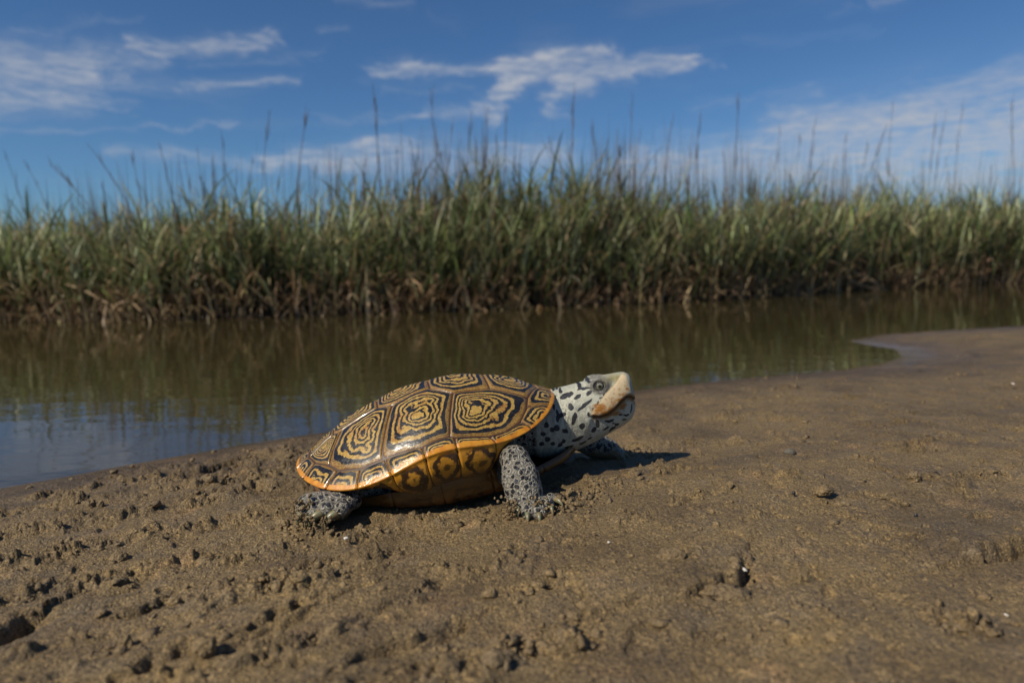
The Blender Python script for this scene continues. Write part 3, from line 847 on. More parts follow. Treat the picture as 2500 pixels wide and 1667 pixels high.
folds = .00035 * np.sin((X2 - .25 * (Z2 - .05)) * 1300 + 2.5 * np.sin(Z2 * 210 + X2 * 90) + 1.5 * np.sin(X2 * 310)) * sstep(.050, .036, X2) * sstep(.066, .050, Z2)
f = FLD[sl]; f += (bite + lower + folds)[:, None, :].astype(np.float32)
beakpx = [(975, 838), (1040, 745), (1140, 635), (1240, 515), (1330, 430), (1450, 330), (1540, 225), (1600, 180), (1650, 215), (1690, 370), (1760, 520), (1800, 670), (1720, 500), (1690, 505), (1600, 570), (1480, 690), (1350, 805), (1150, 860)]
def crop(px, py, y=.518):
    p = hp(1300 + px / 7.127, 890 + py / 7.127, y); return (p[0], p[2])
BEAK = [crop(*p) for p in beakpx]
bsd = poly_sd(X2, Z2, BEAK)
f -= (.00035 * sstep(-.0008, .0010, bsd))[:, None, :].astype(np.float32)
for s_ in (-1, 1):                       # ring of the lids round the eye
    ry = np.hypot((X - ex) / 1.25, (Z - ez)); side_ = (Y - HY) * s_ > .006
    f += np.where(side_, .0022 * np.exp(-(ry / .0031) ** 4) - .0006 * np.exp(-((ry - .0046) / .0009) ** 2), 0).astype(np.float32)
    np_ = hp(1523, 923)
    f += np.where((Y - HY) * s_ > .0005, .0016 * np.exp(-(((X - np_[0] - .0006) / .0010) ** 2 + ((Z - np_[2]) / .0011) ** 2 + ((Y - HY - s_ * .0028) / .0016) ** 2)), 0).astype(np.float32)
FLD[sl] = f
def surface_nets(f):
    s_ = f < 0
    cnt = np.zeros(tuple(n - 1 for n in f.shape), np.int8)
    for dx in (0, 1):
        for dy in (0, 1):
            for dz in (0, 1):
                cnt += s_[dx:f.shape[0] - 1 + dx, dy:f.shape[1] - 1 + dy, dz:f.shape[2] - 1 + dz]
    act = np.argwhere((cnt > 0) & (cnt < 8))
    idx = np.full(cnt.shape, -1, np.int32); idx[act[:, 0], act[:, 1], act[:, 2]] = np.arange(len(act))
    corners = [(0, 0, 0), (1, 0, 0), (0, 1, 0), (1, 1, 0), (0, 0, 1), (1, 0, 1), (0, 1, 1), (1, 1, 1)]
    vals = [f[act[:, 0] + c[0], act[:, 1] + c[1], act[:, 2] + c[2]] for c in corners]
    acc = np.zeros((len(act), 3)); n = np.zeros(len(act))
    for i in range(8):
        for j in range(i + 1, 8):
            ci, cj = np.array(corners[i]), np.array(corners[j])
            if np.abs(ci - cj).sum() != 1: continue
            m = (vals[i] < 0) != (vals[j] < 0)
            t_ = np.where(m, vals[i] / (vals[i] - vals[j] + 1e-20), 0)
            acc += m[:, None] * (ci + t_[:, None] * (cj - ci)); n += m
    V = (act + acc / n[:, None]) * VX + g0
    faces = []
    for ax in range(3):
        a1, a2 = (ax + 1) % 3, (ax + 2) % 3
        sh = list(f.shape)
        lo = [slice(None)] * 3; hi = [slice(None)] * 3; lo[ax] = slice(0, -1); hi[ax] = slice(1, None)
        ch = np.argwhere(s_[tuple(lo)] != s_[tuple(hi)])
        ok = (ch[:, a1] > 0) & (ch[:, a2] > 0) & (ch[:, a1] < sh[a1] - 1) & (ch[:, a2] < sh[a2] - 1)
        ch = ch[ok]
        def cell(o1, o2):
            c = ch.copy(); c[:, a1] -= o1; c[:, a2] -= o2
            return idx[c[:, 0], c[:, 1], c[:, 2]]
        quad = np.stack([cell(1, 1), cell(0, 1), cell(0, 0), cell(1, 0)], -1)
        inside = s_[ch[:, 0], ch[:, 1], ch[:, 2]]
        faces.append(np.where(inside[:, None], quad, quad[:, ::-1]))
    return V, np.concatenate(faces)
V, Fq = surface_nets(FLD)
del FLD
# one Laplacian pass to take the voxel steps off
for _ in range(2):
    S = np.zeros_like(V); n = np.zeros(len(V))
    for i in range(4):
        a, b_ = Fq[:, i], Fq[:, (i + 1) % 4]
        np.add.at(S, a, V[b_]); np.add.at(n, a, 1)
    V = V * .5 + .5 * S / n[:, None]
# colouring fields
spots = [(555, 550, 75, 30, -30), (660, 525, 45, 25, -30), (780, 558, 60, 28, -30), (650, 705, 42, 48, 0), (895, 680, 125, 25, -37), (985, 488, 50, 22, -35), (828, 385, 26, 42, -20), (900, 425, 78, 17, -10), (490, 835, 70, 30, -20), (428, 890, 26, 62, 0),
         (712, 880, 35, 80, 12), (690, 960, 18, 40, 15), (560, 1115, 55, 25, 35), (845, 1035, 48, 42, -30), (1125, 1010, 38, 68, -10), (1055, 1120, 48, 34, -45), (785, 1265, 95, 30, -25), (1340, 975, 70, 22, -5), (1535, 878, 32, 18, 0), (1650, 900, 48, 20, 0), (1285, 1110, 50, 18, -25),
         (1480, 1055, 40, 22, 0), (1415, 1028, 16, 9, 0), (1400, 1140, 60, 20, -40), (525, 1300, 40, 30, -30), (375, 465, 25, 20, 0), (440, 450, 25, 18, -30), (600, 375, 60, 12, -25), (730, 350, 70, 15, -25), (965, 310, 45, 13, 0), (360, 710, 18, 40, 0), (380, 575, 32, 14, -30), (495, 485, 25, 30, 20), (415, 800, 16, 40, -10),
         (330, 1080, 30, 40, 0), (410, 1050, 40, 40, 0), (1000, 1270, 34, 13, -30), (470, 1370, 30, 40, 0), (1240, 510, 20, 13, -30), (1310, 450, 42, 9, -30), (1180, 558, 20, 11, -30), (1125, 660, 18, 35, 20), (1050, 755, 28, 26, 0), (958, 830, 20, 28, 0), (1625, 982, 30, 8, 0), (1750, 800, 12, 60, 10), (250, 1250, 40, 40, 0), (230, 1000, 36, 46, 0), (180, 1150, 36, 36, 0), (150, 1330, 44, 34, 0), (340, 1330, 36, 30, 0), (640, 1420, 60, 22, -20), (880, 1360, 50, 16, -25)]
hx_, hz_ = V[:, 0], V[:, 2]
sp = np.full(len(V), -.01)
jx = hx_ + .0007 * vn3(V * 420, 3); jz = hz_ + .0007 * vn3(V * 420, 5)
for (cx, cy, rx, ry, an) in spots:
    c0 = crop(cx, cy, .517); m_ = .000317 / 7.127 * 1.02
    a = math.radians(-an); dx, dz = jx - c0[0], jz - c0[1]
    u = (dx * math.cos(a) + dz * math.sin(a)) / (rx * m_); v = (-dx * math.sin(a) + dz * math.cos(a)) / (ry * m_)
    sp = np.maximum(sp, (1 - np.hypot(u, v)) * min(rx, ry) * m_)
headw = sstep(.010, .024, hx_) * sstep(.575, .560, V[:, 1]) * sstep(.010, .016, hz_) * sstep(.488, .500, V[:, 1])
md = line_dist(hx_, hz_, MP)
bsdv = poly_sd(hx_, hz_, BEAK) + .0004 * vn3(V * 300, 8)
rust = np.zeros(len(V))
for (cx, cy, rx, ry, w) in [(1150, 740, 150, 120, .85), (1250, 800, 200, 80, .8), (1420, 640, 220, 140, .55), (1480, 440, 80, 60, .42), (1670, 430, 55, 80, .6), (1600, 520, 120, 50, .6), (1400, 740, 130, 50, .8), (1560, 610, 120, 50, .8), (1250, 880, 180, 35, .8), (1420, 850, 160, 60, .7), (1580, 730, 90, 90, .75), (1340, 600, 120, 60, .35)]:
    c0 = crop(cx, cy, .517); m_ = .000317 / 7.127
    rust = np.maximum(rust, w * np.exp(-(((hx_ - c0[0]) / (rx * m_)) ** 2 + ((hz_ - c0[1]) / (ry * m_)) ** 2)))
upm = np.exp(-(md / .0042) ** 2) * .62 * sstep(MP[0][0], MP[0][0] + .004, hx_)
rust = np.maximum(rust, upm)
ab = crop(1420, 215, HY)
olive = np.exp(-(((hx_ - ab[0]) / .009) ** 2 + ((hz_ - ab[1]) / .0035) ** 2)) * headw
lidr = np.hypot((hx_ - ex) / 1.3, hz_ - ez)
lid = sstep(.0085, .0050, lidr) * headw
rimv = np.exp(-((np.hypot((hx_ - ex) / 1.35, (hz_ - ez)) - .0036) / .0006) ** 2) * headw
brow = np.exp(-(((hx_ - ex - .001) / .011) ** 2 + ((hz_ - ez - .0030) / .0060) ** 2)) * headw
gnd_ = V[:, 2]
mud = sstep(.0150, .003, gnd_ + .004 * vn3(V * 160, 12)) 
skin_m, t, b = mat('terrapin_skin')
geo = t.new('ShaderNodeNewGeometry').outputs['Position']
head = t.attr('head'); spv = t.attr('spot'); beak = t.attr('beak'); rustv = t.attr('rust')
nA = t.noise(geo, 160.0, 4.0, .6); nB = t.noise(geo, 900.0, 3.0, .6); nC = t.noise(geo, 420.0, 3.0, .65)
hcol = t.mix(nA, (.32, .335, .265), (.58, .555, .445))
hcol = t.mix(t.math('MULTIPLY', t.step(nC, .60, .74), .55), hcol, (.24, .27, .26))
hcol = t.mix(t.math('MULTIPLY', t.step(t.voro(t.vmath('MULTIPLY', geo, (1.0, 1.0, 1.0)), 800.0), .35, .05), t.attr('brow')), hcol, (.03, .035, .05))
hcol = t.mix(t.math('MULTIPLY', t.attr('lid'), .8), hcol, t.mix(t.step(nC, .45, .60), (.075, .07, .066), (.27, .245, .21)))
hcol = t.mix(t.attr('rim'), hcol, (.018, .016, .016))
hcol = t.mix(t.math('MULTIPLY', t.attr('olive'), .9), hcol, (.24, .20, .07))
hcol = t.mix(t.step(spv, -.00042, -.00014), hcol, t.mix(nC, (.012, .013, .017), (.035, .036, .045)))
bcol = t.mix(nA, (.50, .37, .20), (.64, .52, .34))
bcol = t.mix(t.math('MULTIPLY', t.step(nC, .58, .70), .5), bcol, (.26, .24, .19))
bcol = t.mix(t.step(t.math('ADD', rustv, t.math('MULTIPLY', t.math('SUBTRACT', nC, .5), 1.5)), .22, .80), bcol, t.mix(nB, (.26, .095, .012), (.44, .19, .035)))
hcol = t.mix(beak, hcol, bcol)
jawr = t.math('MULTIPLY', t.math('SUBTRACT', 1.0, beak), rustv)
hcol = t.mix(t.step(t.math('ADD', jawr, t.math('MULTIPLY', t.math('SUBTRACT', nC, .5), .7)), .22, .6), hcol, t.mix(nB, (.20, .085, .015), (.42, .20, .045)))
crn = t.noise(t.vmath('MULTIPLY', geo, (1.5, 1.0, .75)), 230.0, 4.0, .62, 1.6)
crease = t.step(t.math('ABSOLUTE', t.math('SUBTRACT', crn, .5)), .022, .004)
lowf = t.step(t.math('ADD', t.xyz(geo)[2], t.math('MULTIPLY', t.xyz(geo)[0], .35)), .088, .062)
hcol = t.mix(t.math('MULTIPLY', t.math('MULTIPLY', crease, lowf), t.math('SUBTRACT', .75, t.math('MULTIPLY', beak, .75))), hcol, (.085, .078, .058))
hcol = t.mix(t.attr('gape'), hcol, (.030, .016, .008))
warpv = t.vmath('ADD', geo, t.vmath('SCALE', t.noise(geo, 260.0, 2.0, .5, color=True), None, .0022))
vd = t.voro(warpv, 300.0, 'F1')
ve = t.voro(warpv, 300.0, 'DISTANCE_TO_EDGE')
vcx, vcy, vcz = t.xyz(t.voro(warpv, 300.0, 'F1', 'Color'))
skin = t.mix(t.noise(geo, 220.0, 4.0), (.18, .17, .145), (.38, .35, .285))
skin = t.mix(t.step(ve, .10, .02), skin, t.mix(nB, (.10, .09, .07), (.22, .20, .16)))
rad = t.math('ADD', .33, t.math('MULTIPLY', vcx, .20))
dot = t.step(t.math('SUBTRACT', vd, rad), .05, -.05)
dotc = t.mix(t.step(vcy, .6, .9), (.010, .010, .013), (.038, .042, .056))
halo = t.math('MULTIPLY', t.step(t.math('SUBTRACT', vd, rad), .16, .06), .6)
skin = t.mix(halo, skin, (.40, .36, .28))
lcol = t.mix(dot, skin, dotc)
lcol = t.mix(t.math('MULTIPLY', t.attr('fold'), .85), lcol, t.mix(t.step(t.noise(t.vmath('MULTIPLY', geo, (2.2, 1.0, .5)), 300.0, 3.0, .6, .8), .42, .62), (.012, .011, .010), (.10, .09, .075)))  # tucked fold behind the front leg: dark pigment plus shell shade painted in
mudn = t.step(t.math('ADD', t.attr('mud'), t.math('MULTIPLY', t.math('SUBTRACT', nC, .5), .9)), .55, .80)
lcol = t.mix(mudn, lcol, t.mix(nB, (.15, .10, .05), (.30, .205, .11)))
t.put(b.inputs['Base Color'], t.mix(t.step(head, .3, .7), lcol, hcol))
b.inputs['Specular IOR Level'].default_value = .4
t.put(b.inputs['Roughness'], t.math('ADD', .36, t.math('MULTIPLY', nC, .25)))
b.inputs['Subsurface Weight'].default_value = .06
b.inputs['Subsurface Radius'].default_value = (.004, .002, .001)
b.inputs['Subsurface Scale'].default_value = .3
wr = t.noise(t.vmath('MULTIPLY', geo, (1.6, 1.0, .8)), 330.0, 4.0, .7, 1.2)
fold = t.math('MULTIPLY', t.math('MULTIPLY', t.step(ve, .0, .22), 1.0), t.math('SUBTRACT', 1.0, t.step(head, .3, .7)))
hb = t.math('MULTIPLY', t.math('SUBTRACT', t.math('ADD', wr, t.math('MULTIPLY', t.voro(geo, 950.0), .35)), t.math('MULTIPLY', crease, .35)), t.math('SUBTRACT', .85, t.math('MULTIPLY', beak, .65)))
t.put(b.inputs['Normal'], t.bump(t.math('ADD', hb, t.math('MULTIPLY', fold, 1.0)), .8, .0011))
fold_pigment_shade = np.exp(-(((V[:, 0] + .020) / .017) ** 2 + ((V[:, 2] - .027) / .02) ** 2) ** 2) * sstep(.452, .460, V[:, 1])  # where the fold's darker pigment and painted shade of the rim go
gape = np.exp(-(md / .0011) ** 2) * sstep(MP[0][0] - .001, MP[0][0] + .006, hx_)
body = obj('body', mesh('body', V - ROOT, Fq, attrs={'head': headw, 'spot': sp, 'beak': sstep(-.0004, .0004, bsdv) * headw, 'rust': rust * headw, 'olive': olive, 'lid': lid, 'rim': rimv, 'brow': brow, 'mud': mud, 'fold': fold_pigment_shade, 'gape': gape * headw}), skin_m, terrapin)

# --- eyes
eye_m, t, b = mat('eye')
oc = t.new('ShaderNodeTexCoord').outputs['Object']
ox, oy, oz = t.xyz(oc)
rr = t.math('SQRT', t.math('ADD', t.math('MULTIPLY', ox, ox), t.math('MULTIPLY', oz, oz)))
nn = t.noise(oc, 900.0, 3.0)
iris = t.mix(nn, (.13, .125, .075), (.30, .285, .19))
ec = t.mix(t.step(rr, .00245, .00265), iris, (.012, .010, .010))
ec = t.mix(t.step(rr, .0030, .0033), ec, (.07, .058, .050))
ec = t.mix(t.step(rr, .00140, .00120), ec, (.004, .004, .005))
bar = t.math('MULTIPLY', t.step(t.math('ABSOLUTE', oz), .0006, .0003), t.step(rr, .0030, .0022))
ec = t.mix(t.math('MULTIPLY', bar, .65), ec, (.02, .018, .012))
t.put(b.inputs['Base Color'], ec)
b.inputs['Roughness'].default_value = .06
b.inputs['Coat Weight'].default_value = .6
b.inputs['Coat Roughness'].default_value = .02
def uv_sphere(r, sq=(1, 1, 1), nu=48, nv=24):
    th = np.linspace(.001, math.pi - .001, nv); fi = np.linspace(0, 2 * math.pi, nu, endpoint=False)
    T, P_ = np.meshgrid(th, fi, indexing='ij')
    return np.stack([r * sq[0] * np.sin(T) * np.cos(P_), r * sq[1] * np.cos(T), r * sq[2] * np.sin(T) * np.sin(P_)], -1).reshape(-1, 3), grid_faces(nv, nu, True)
ev, ef = uv_sphere(.0043)
for s_ in (-1, 1):
    obj('eye', mesh('eye', ev, ef), eye_m, body, loc=tuple(np.array([ex, HY + s_ * .0097, ez - .0003]) - ROOT))
# --- claws
claw_m, t, b = mat('claw_horn')
geo = t.new('ShaderNodeNewGeometry').outputs['Position']
t.put(b.inputs['Base Color'], t.mix(t.step(t.noise(geo, 420.0, 3.0), .42, .62), (.14, .15, .085), (.20, .135, .062)))
b.inputs['Roughness'].default_value = .35
def claw_mesh(p, q, r):
    p = np.array(p); q = np.array(q); d = q - p; L = np.linalg.norm(d); d /= L
    up = np.array([0, 0, 1.0]); sd = np.cross(d, up); sd /= np.linalg.norm(sd); up = np.cross(sd, d)
    n, m_ = 9, 10; rows = []
    for i in range(n):
        s_ = i / (n - 1); c = p + d * L * s_ + up * (L * .16 * math.sin(s_ * math.pi)); rr_ = r * (1 - s_) ** .6 + .00012
        fi = np.linspace(0, 2 * math.pi, m_, endpoint=False)
        rows.append(c + rr_ * (np.cos(fi)[:, None] * sd + 1.15 * np.sin(fi)[:, None] * up))
    return mesh('claw', np.concatenate(rows) - ROOT, grid_faces(n, m_, True)[:, ::-1])
for p, q, r in claws:
    obj('claw', claw_mesh(p, q, r), claw_m, body)
# ------------------------------------------------------------------ marsh grass on the far bank
def far_edge(x):
    e = [p for p in FAR if -15 < p[0] < 61]
    return np.interp(x, [p[0] for p in e], [p[1] for p in e])
def canopy(x):
    return np.interp(x, [-6, -2.6, -1.6, -.8, 0.1, 1.2, 2.2, 4.0, 9.0], [.46, .40, .44, .52, .58, .60, .62, .69, .80])
def ribbons(P0, az, lean, curl, length, width, K, twist):
    """curved tapering blades: base, heading, start angle from vertical, total bend, length, width"""
    n = len(P0)
    s = np.linspace(0, 1, K + 1)
    ang = lean[:, None] + curl[:, None] * s[None, :] ** 1.5
    seg = length[:, None] / K
    dh = np.sin(ang) * seg; dv = np.cos(ang) * seg
    H = np.concatenate([np.zeros((n, 1)), np.cumsum(.5 * (dh[:, 1:] + dh[:, :-1]), 1)], 1)
    Vv = np.concatenate([np.zeros((n, 1)), np.cumsum(.5 * (dv[:, 1:] + dv[:, :-1]), 1)], 1)
    C = np.stack([P0[:, None, 0] + H * np.cos(az)[:, None], P0[:, None, 1] + H * np.sin(az)[:, None], P0[:, None, 2] + Vv], -1)
    wdt = width[:, None] * (np.minimum(1, .55 + 2.2 * s) * np.clip(1 - s ** 2.2, 0, 1) ** .8 + .02)[None, :] * .5
    fa = az[:, None] + math.pi / 2 + twist[:, None] * s[None, :]
    off = np.stack([np.cos(fa) * wdt, np.sin(fa) * wdt, 0 * wdt], -1)
    V = np.stack([C - off, C + off], 2)                       # n, K+1, 2, 3
    base = np.arange(n)[:, None] * (K + 1) * 2 + np.arange(K)[None, :] * 2
    F_ = np.stack([base, base + 1, base + 3, base + 2], -1).reshape(-1, 4)
    return V.reshape(-1, 3), F_, np.repeat(s[None, :], n, 0)
PV, PF, PC = [], [], []
def add_blades(P0, az, lean, curl, length, width, K, colr, tipc=None, twist=None):
    n = len(P0)
    if twist is None: twist = RNG.normal(0, .8, n)
    V, F_, s = ribbons(P0, az, lean, curl, length, width, K, twist)
    c = np.repeat(colr[:, None, :], K + 1, 1)
    if tipc is not None:
        w = (s ** 2)[..., None]; c = c * (1 - w) + tipc[:, None, :] * w
    c = np.repeat(c[:, :, None, :], 2, 2).reshape(-1, 3)
    PF.append(F_ + sum(len(v) for v in PV)); PV.append(V); PC.append(c)
def pick(n, palette, weights, jit=.34):
    pal = np.array(palette); k = RNG.choice(len(pal), n, p=np.array(weights) / sum(weights))
    return np.clip(pal[k] * (1 + RNG.normal(0, jit, (n, 1))) * (1 + RNG.normal(0, .06, (n, 3))), .004, .8)
GREEN = [(.165, .205, .066), (.245, .280, .125), (.340, .355, .200), (.110, .155, .048), (.350, .300, .150)]
DRY = [(.360, .255, .140), (.450, .335, .195), (.250, .175, .100), (.150, .105, .065)]
def stems_at(x, depth):
    y = far_edge(x) + depth
    z = height(x, y, False) - .01
    return np.stack([x, y, z], -1)
def zone(n, x0, x1, d0, d1, dpow=1.0):
    x = RNG.uniform(x0, x1, n); d = d0 + (d1 - d0) * RNG.uniform(0, 1, n) ** dpow
    clump = fbm(x * 2.3, d * 2.3 + 5, 3, 301)
    keep = RNG.uniform(-.9, .5, n) < clump + .25
    return x[keep], d[keep]
def grass_zone(n, x0, x1, d0, d1, leaves, dpow=1.0, wscale=1.0):
    x, d = zone(n, x0, x1, d0, d1, dpow)
    P = stems_at(x, d)
    n = len(x)
    Hc = canopy(x) * (1 + .30 * fbm(x * 1.9, d * 1.5, 3, 311)) * RNG.uniform(.42, 1.02, n)
    az = RNG.uniform(0, 2 * math.pi, n)
    front = np.exp(-np.maximum(d, 0) / .12)
    az = np.where(RNG.uniform(0, 1, n) < .5 * front, RNG.normal(-math.pi / 2, .8, n), az)
    lean = np.abs(RNG.normal(.05, .09, n)) + .10 * front; curl = RNG.normal(.08, .12, n)
    # stem
    sc = pick(n, DRY[1:] + [(.11, .11, .05)], [1, 2, 2, 3])
    add_blades(P, az, lean, curl, Hc * .92, np.full(n, .0052) * wscale, 4, sc, pick(n, GREEN, [2, 3, 2, 2, 1]), RNG.normal(0, .3, n))
    for k in range(leaves):
        h = RNG.uniform(.04, .88, n) ** 1.05
        ang = lean + curl * h ** 1.5 * .6
        B = P + np.stack([np.sin(ang) * np.cos(az), np.sin(ang) * np.sin(az), np.cos(ang)], -1) * (Hc * .92 * h)[:, None]
        la = RNG.uniform(0, 2 * math.pi, n)
        dead = RNG.uniform(0, 1, n) < np.clip(1.0 - 1.8 * h, .20, .92)
        gc = pick(n, GREEN, [3, 4, 3, 2, 1]); dc = pick(n, DRY, [2, 1, 2, 2])
        c = np.where(dead[:, None], dc, gc)
        L = RNG.uniform(.13, .30, n) * np.where(dead, .85, 1) * (.7 + .5 * Hc / .6)
        add_blades(B, la, RNG.uniform(.18, .62, n) + dead * .4, RNG.uniform(.15, 1.4, n) + dead * RNG.uniform(0, 1.0, n), L, RNG.uniform(.0055, .0120, n) * wscale, 5, c, np.where((RNG.uniform(0, 1, n) < .3)[:, None], dc, c * 1.08))
grass_zone(3900, -3.6, 4.8, -.03, .40, 10)
grass_zone(3000, -3.8, 5.6, .40, 1.3, 7, wscale=1.1)
grass_zone(1700, -5.0, 8.0, 1.3, 3.2, 4, wscale=1.4)
grass_zone(700, -10, -3.7, 0, 2.0, 4, wscale=1.8); grass_zone(700, 5.0, 13, 0, 2.0, 4, wscale=1.8)
# thin dead stems that make a brownish fringe over the leaves
n = 2800
x = RNG.uniform(-4, 6, n); d = RNG.uniform(.02, 1.3, n)
kp = RNG.uniform(-.8, .6, n) < fbm(x * 1.6, d * 1.6, 3, 321); x, d = x[kp], d[kp]; n = len(x)
add_blades(stems_at(x, d), RNG.uniform(0, 6.28, n), np.abs(RNG.normal(.04, .07, n)), RNG.normal(.06, .14, n), canopy(x) * RNG.uniform(.95, 1.55, n), RNG.uniform(.0035, .006, n), 6, pick(n, [(.10, .075, .055), (.15, .115, .085), (.20, .15, .10)], [2, 2, 1]), None, RNG.normal(0, .4, n))
cx_ = np.concatenate([RNG.normal(m_, s_, k_) for m_, s_, k_ in ((-.32, .16, 190), (-.10, .10, 70), (.50, .14, 90), (.85, .18, 80), (1.25, .25, 110), (2.1, .3, 80), (-1.6, .3, 40), (-1.1, .2, 40), (-.75, .15, 30))])
n = len(cx_); d = RNG.uniform(.03, .6, n)
add_blades(stems_at(cx_, d), RNG.uniform(0, 6.28, n), np.abs(RNG.normal(.03, .06, n)), RNG.normal(.05, .12, n), canopy(cx_) * RNG.uniform(1.0, 1.62, n), RNG.uniform(.003, .0055, n), 6, pick(n, [(.10, .075, .055), (.15, .11, .08), (.22, .16, .11)], [2, 2, 1]), None, RNG.normal(0, .4, n))
# dry litter and broken stems along the foot of the bank
n = 3200
x = RNG.uniform(-4.2, 5.6, n); P = stems_at(x, RNG.uniform(-.06, .20, n))
add_blades(P, RNG.normal(-math.pi / 2, 1.1, n), RNG.uniform(.1, 1.25, n), RNG.uniform(0, 1.9, n), RNG.uniform(.06, .26, n), RNG.uniform(.004, .009, n), 5, pick(n, DRY, [3, 2, 3, 2]))
n = 620
x = RNG.uniform(-3.8, 5.2, n); P = stems_at(x, RNG.uniform(-.07, .04, n))
add_blades(P, RNG.normal(-math.pi / 2, 1.4, n), np.abs(RNG.normal(.15, .35, n)), RNG.uniform(0, 1.5, n), RNG.uniform(.09, .25, n), RNG.uniform(.006, .011, n), 6, pick(n, [(.42, .31, .18), (.34, .23, .12), (.50, .40, .25)], [2, 2, 1]))
V = np.concatenate(PV); F_ = np.concatenate(PF); Cc = np.concatenate(PC)
grass_m, t, b = mat('marsh_grass')
tint = t.attr('tint', 'Color')
geo = t.new('ShaderNodeNewGeometry').outputs['Position']
t.put(b.inputs['Base Color'], t.mix(1.0, tint, t.ramp(t.noise(geo, 14.0, 2.0), [(.3, .75), (.7, 1.2)]), 'MULTIPLY'))
b.inputs['Roughness'].default_value = .5
b.inputs['Specular IOR Level'].default_value = .35
tr = t.new('ShaderNodeBsdfTranslucent'); t.put(tr.inputs[0], tint)
ms = t.new('ShaderNodeMixShader'); ms.inputs[0].default_value = .30
t.l.new(b.outputs[0], ms.inputs[1]); t.l.new(tr.outputs[0], ms.inputs[2])
t.l.new(ms.outputs[0], t.n['Material Output'].inputs[0])
obj('marsh_grass', mesh('marsh_grass', V, F_, attrs=None, colors=Cc), grass_m, kind='stuff', label='dense green marsh grass lining the far bank', cat='grass')

# tall dead flower stalks standing above the grass, each one a thing
stalk_m, t, b = mat('dead_stalk')
geo = t.new('ShaderNodeNewGeometry').outputs['Position']
t.put(b.inputs['Base Color'], t.mix(t.noise(geo, 60.0, 3.0), (.055, .040, .032), (.135, .098, .070)))
b.inputs['Roughness'].default_value = .7
def tube(path, rad, m_=6):
    path = np.array(path, float); n = len(path)
    rows = []
    for i in range(n):
        d = path[min(i + 1, n - 1)] - path[max(i - 1, 0)]; d /= np.linalg.norm(d)
        a = np.cross(d, [0, 1.0, .13]); a /= np.linalg.norm(a); c = np.cross(d, a)
        fi = np.linspace(0, 2 * math.pi, m_, endpoint=False)
        rows.append(path[i] + rad[i] * (np.cos(fi)[:, None] * a + np.sin(fi)[:, None] * c))
    return np.concatenate(rows), grid_faces(n, m_, True)
def stalk_mesh(hgt, lean_x, bend, r, branchy):
    s = np.linspace(0, 1, 12)
    path = np.stack([lean_x * s * hgt + bend * s ** 3 * hgt, .04 * np.sin(s * 3 + lean_x * 9) * hgt * .3, s * hgt], -1)
    V, F_ = tube(path, r * (1 - .78 * s) + .0006)
    VV, FF = [V], [F_]; k = len(V)
    nb = branchy
    for i in range(nb):                     # spikelets held close against the top of the stalk
        u = RNG.uniform(.55, .98); p = np.array([np.interp(u, s, path[:, j]) for j in range(3)])
        L = hgt * RNG.uniform(.05, .12); a = RNG.uniform(0, 6.28)
        q = p + np.array([math.cos(a) * L * .16 + (lean_x + bend) * L, math.sin(a) * L * .16, L])
        v, f = tube([p, (p + q) / 2 + RNG.normal(0, .002, 3), q], [.0009, .0015, .0004], 5)
        VV.append(v); FF.append(f + k); k += len(v)
    return mesh('grass_stalk', np.concatenate(VV), np.concatenate(FF))
# (pixel of the tip, pixel x where it leaves the canopy, depth behind the edge)
special = {
 (916, 240): ('tall bare dark stalk rising alone left of the forked cloud', 928),
 (1060, 330): ('thick dark stalk leaning left out of the dense clump at the centre', 1100),
 (1192, 262): ('dark upright stalk standing just right of the central clump', 1180),
 (1235, 285): ('slender stalk under the left tail of the forked cloud', 1232),
 (1402, 235): ('long slender stalk below the right tail of the forked cloud', 1392),
 (1508, 315): ('straight dark stalk standing right of the forked cloud', 1512),
 (1805, 225): ('tall slender stalk left of the big pale cloud bank', 1792),
 (2165, 300): ('long stalk leaning right in front of the pale cloud bank', 2105),
 (2470, 245): ('lone pale upright stalk near the right edge', 2475),
 (390, 360): ('dark stalk leaning left at the left third of the bank', 425),
 (120, 400): ('thin stalk leaning far left above the low grass at left', 230),
 (750, 280): ('slender stalk leaning right above the grass left of centre', 725),
}
others = [(1050, 215, 1075), (1105, 300, 1090), (1152, 270, 1140), (1000, 340, 1030), (1080, 370, 1060), (1165, 360, 1150), (1030, 400, 1010), (970, 370, 965), (1210, 330, 1222), (1340, 330, 1372), (1445, 310, 1462), (1452, 340, 1470), (1545, 250, 1535), (1480, 380, 1490), (1560, 340, 1548), (1600, 380, 1590), (1640, 300, 1620), (1665, 395, 1655), (1710, 280, 1690), (1765, 365, 1780), (1690, 330, 1682), (1905, 320, 1885), (1955, 330, 1935), (1990, 300, 1970), (2065, 330, 2060), (2120, 350, 2085), (2180, 250, 2165), (2285, 275, 2265), (2310, 270, 2275), (2350, 260, 2325), (2040, 400, 2035), (2420, 400, 2415),
          (60, 400, 120), (10, 380, 60), (210, 350, 320), (320, 380, 350), (165, 430, 180), (450, 380, 470), (480, 360, 500), (545, 350, 552), (580, 400, 575), (620, 390, 600), (660, 270, 640), (690, 400, 675), (770, 400, 772), (830, 400, 815), (860, 430, 850), (895, 380, 880), (250, 440, 262), (520, 400, 530)]
sgroup = 'tall dead stalks above the marsh grass'
allst = [(k[0], k[1], v[1], v[0]) for k, v in special.items()] + [(a, b_, c, None) for a, b_, c in others]
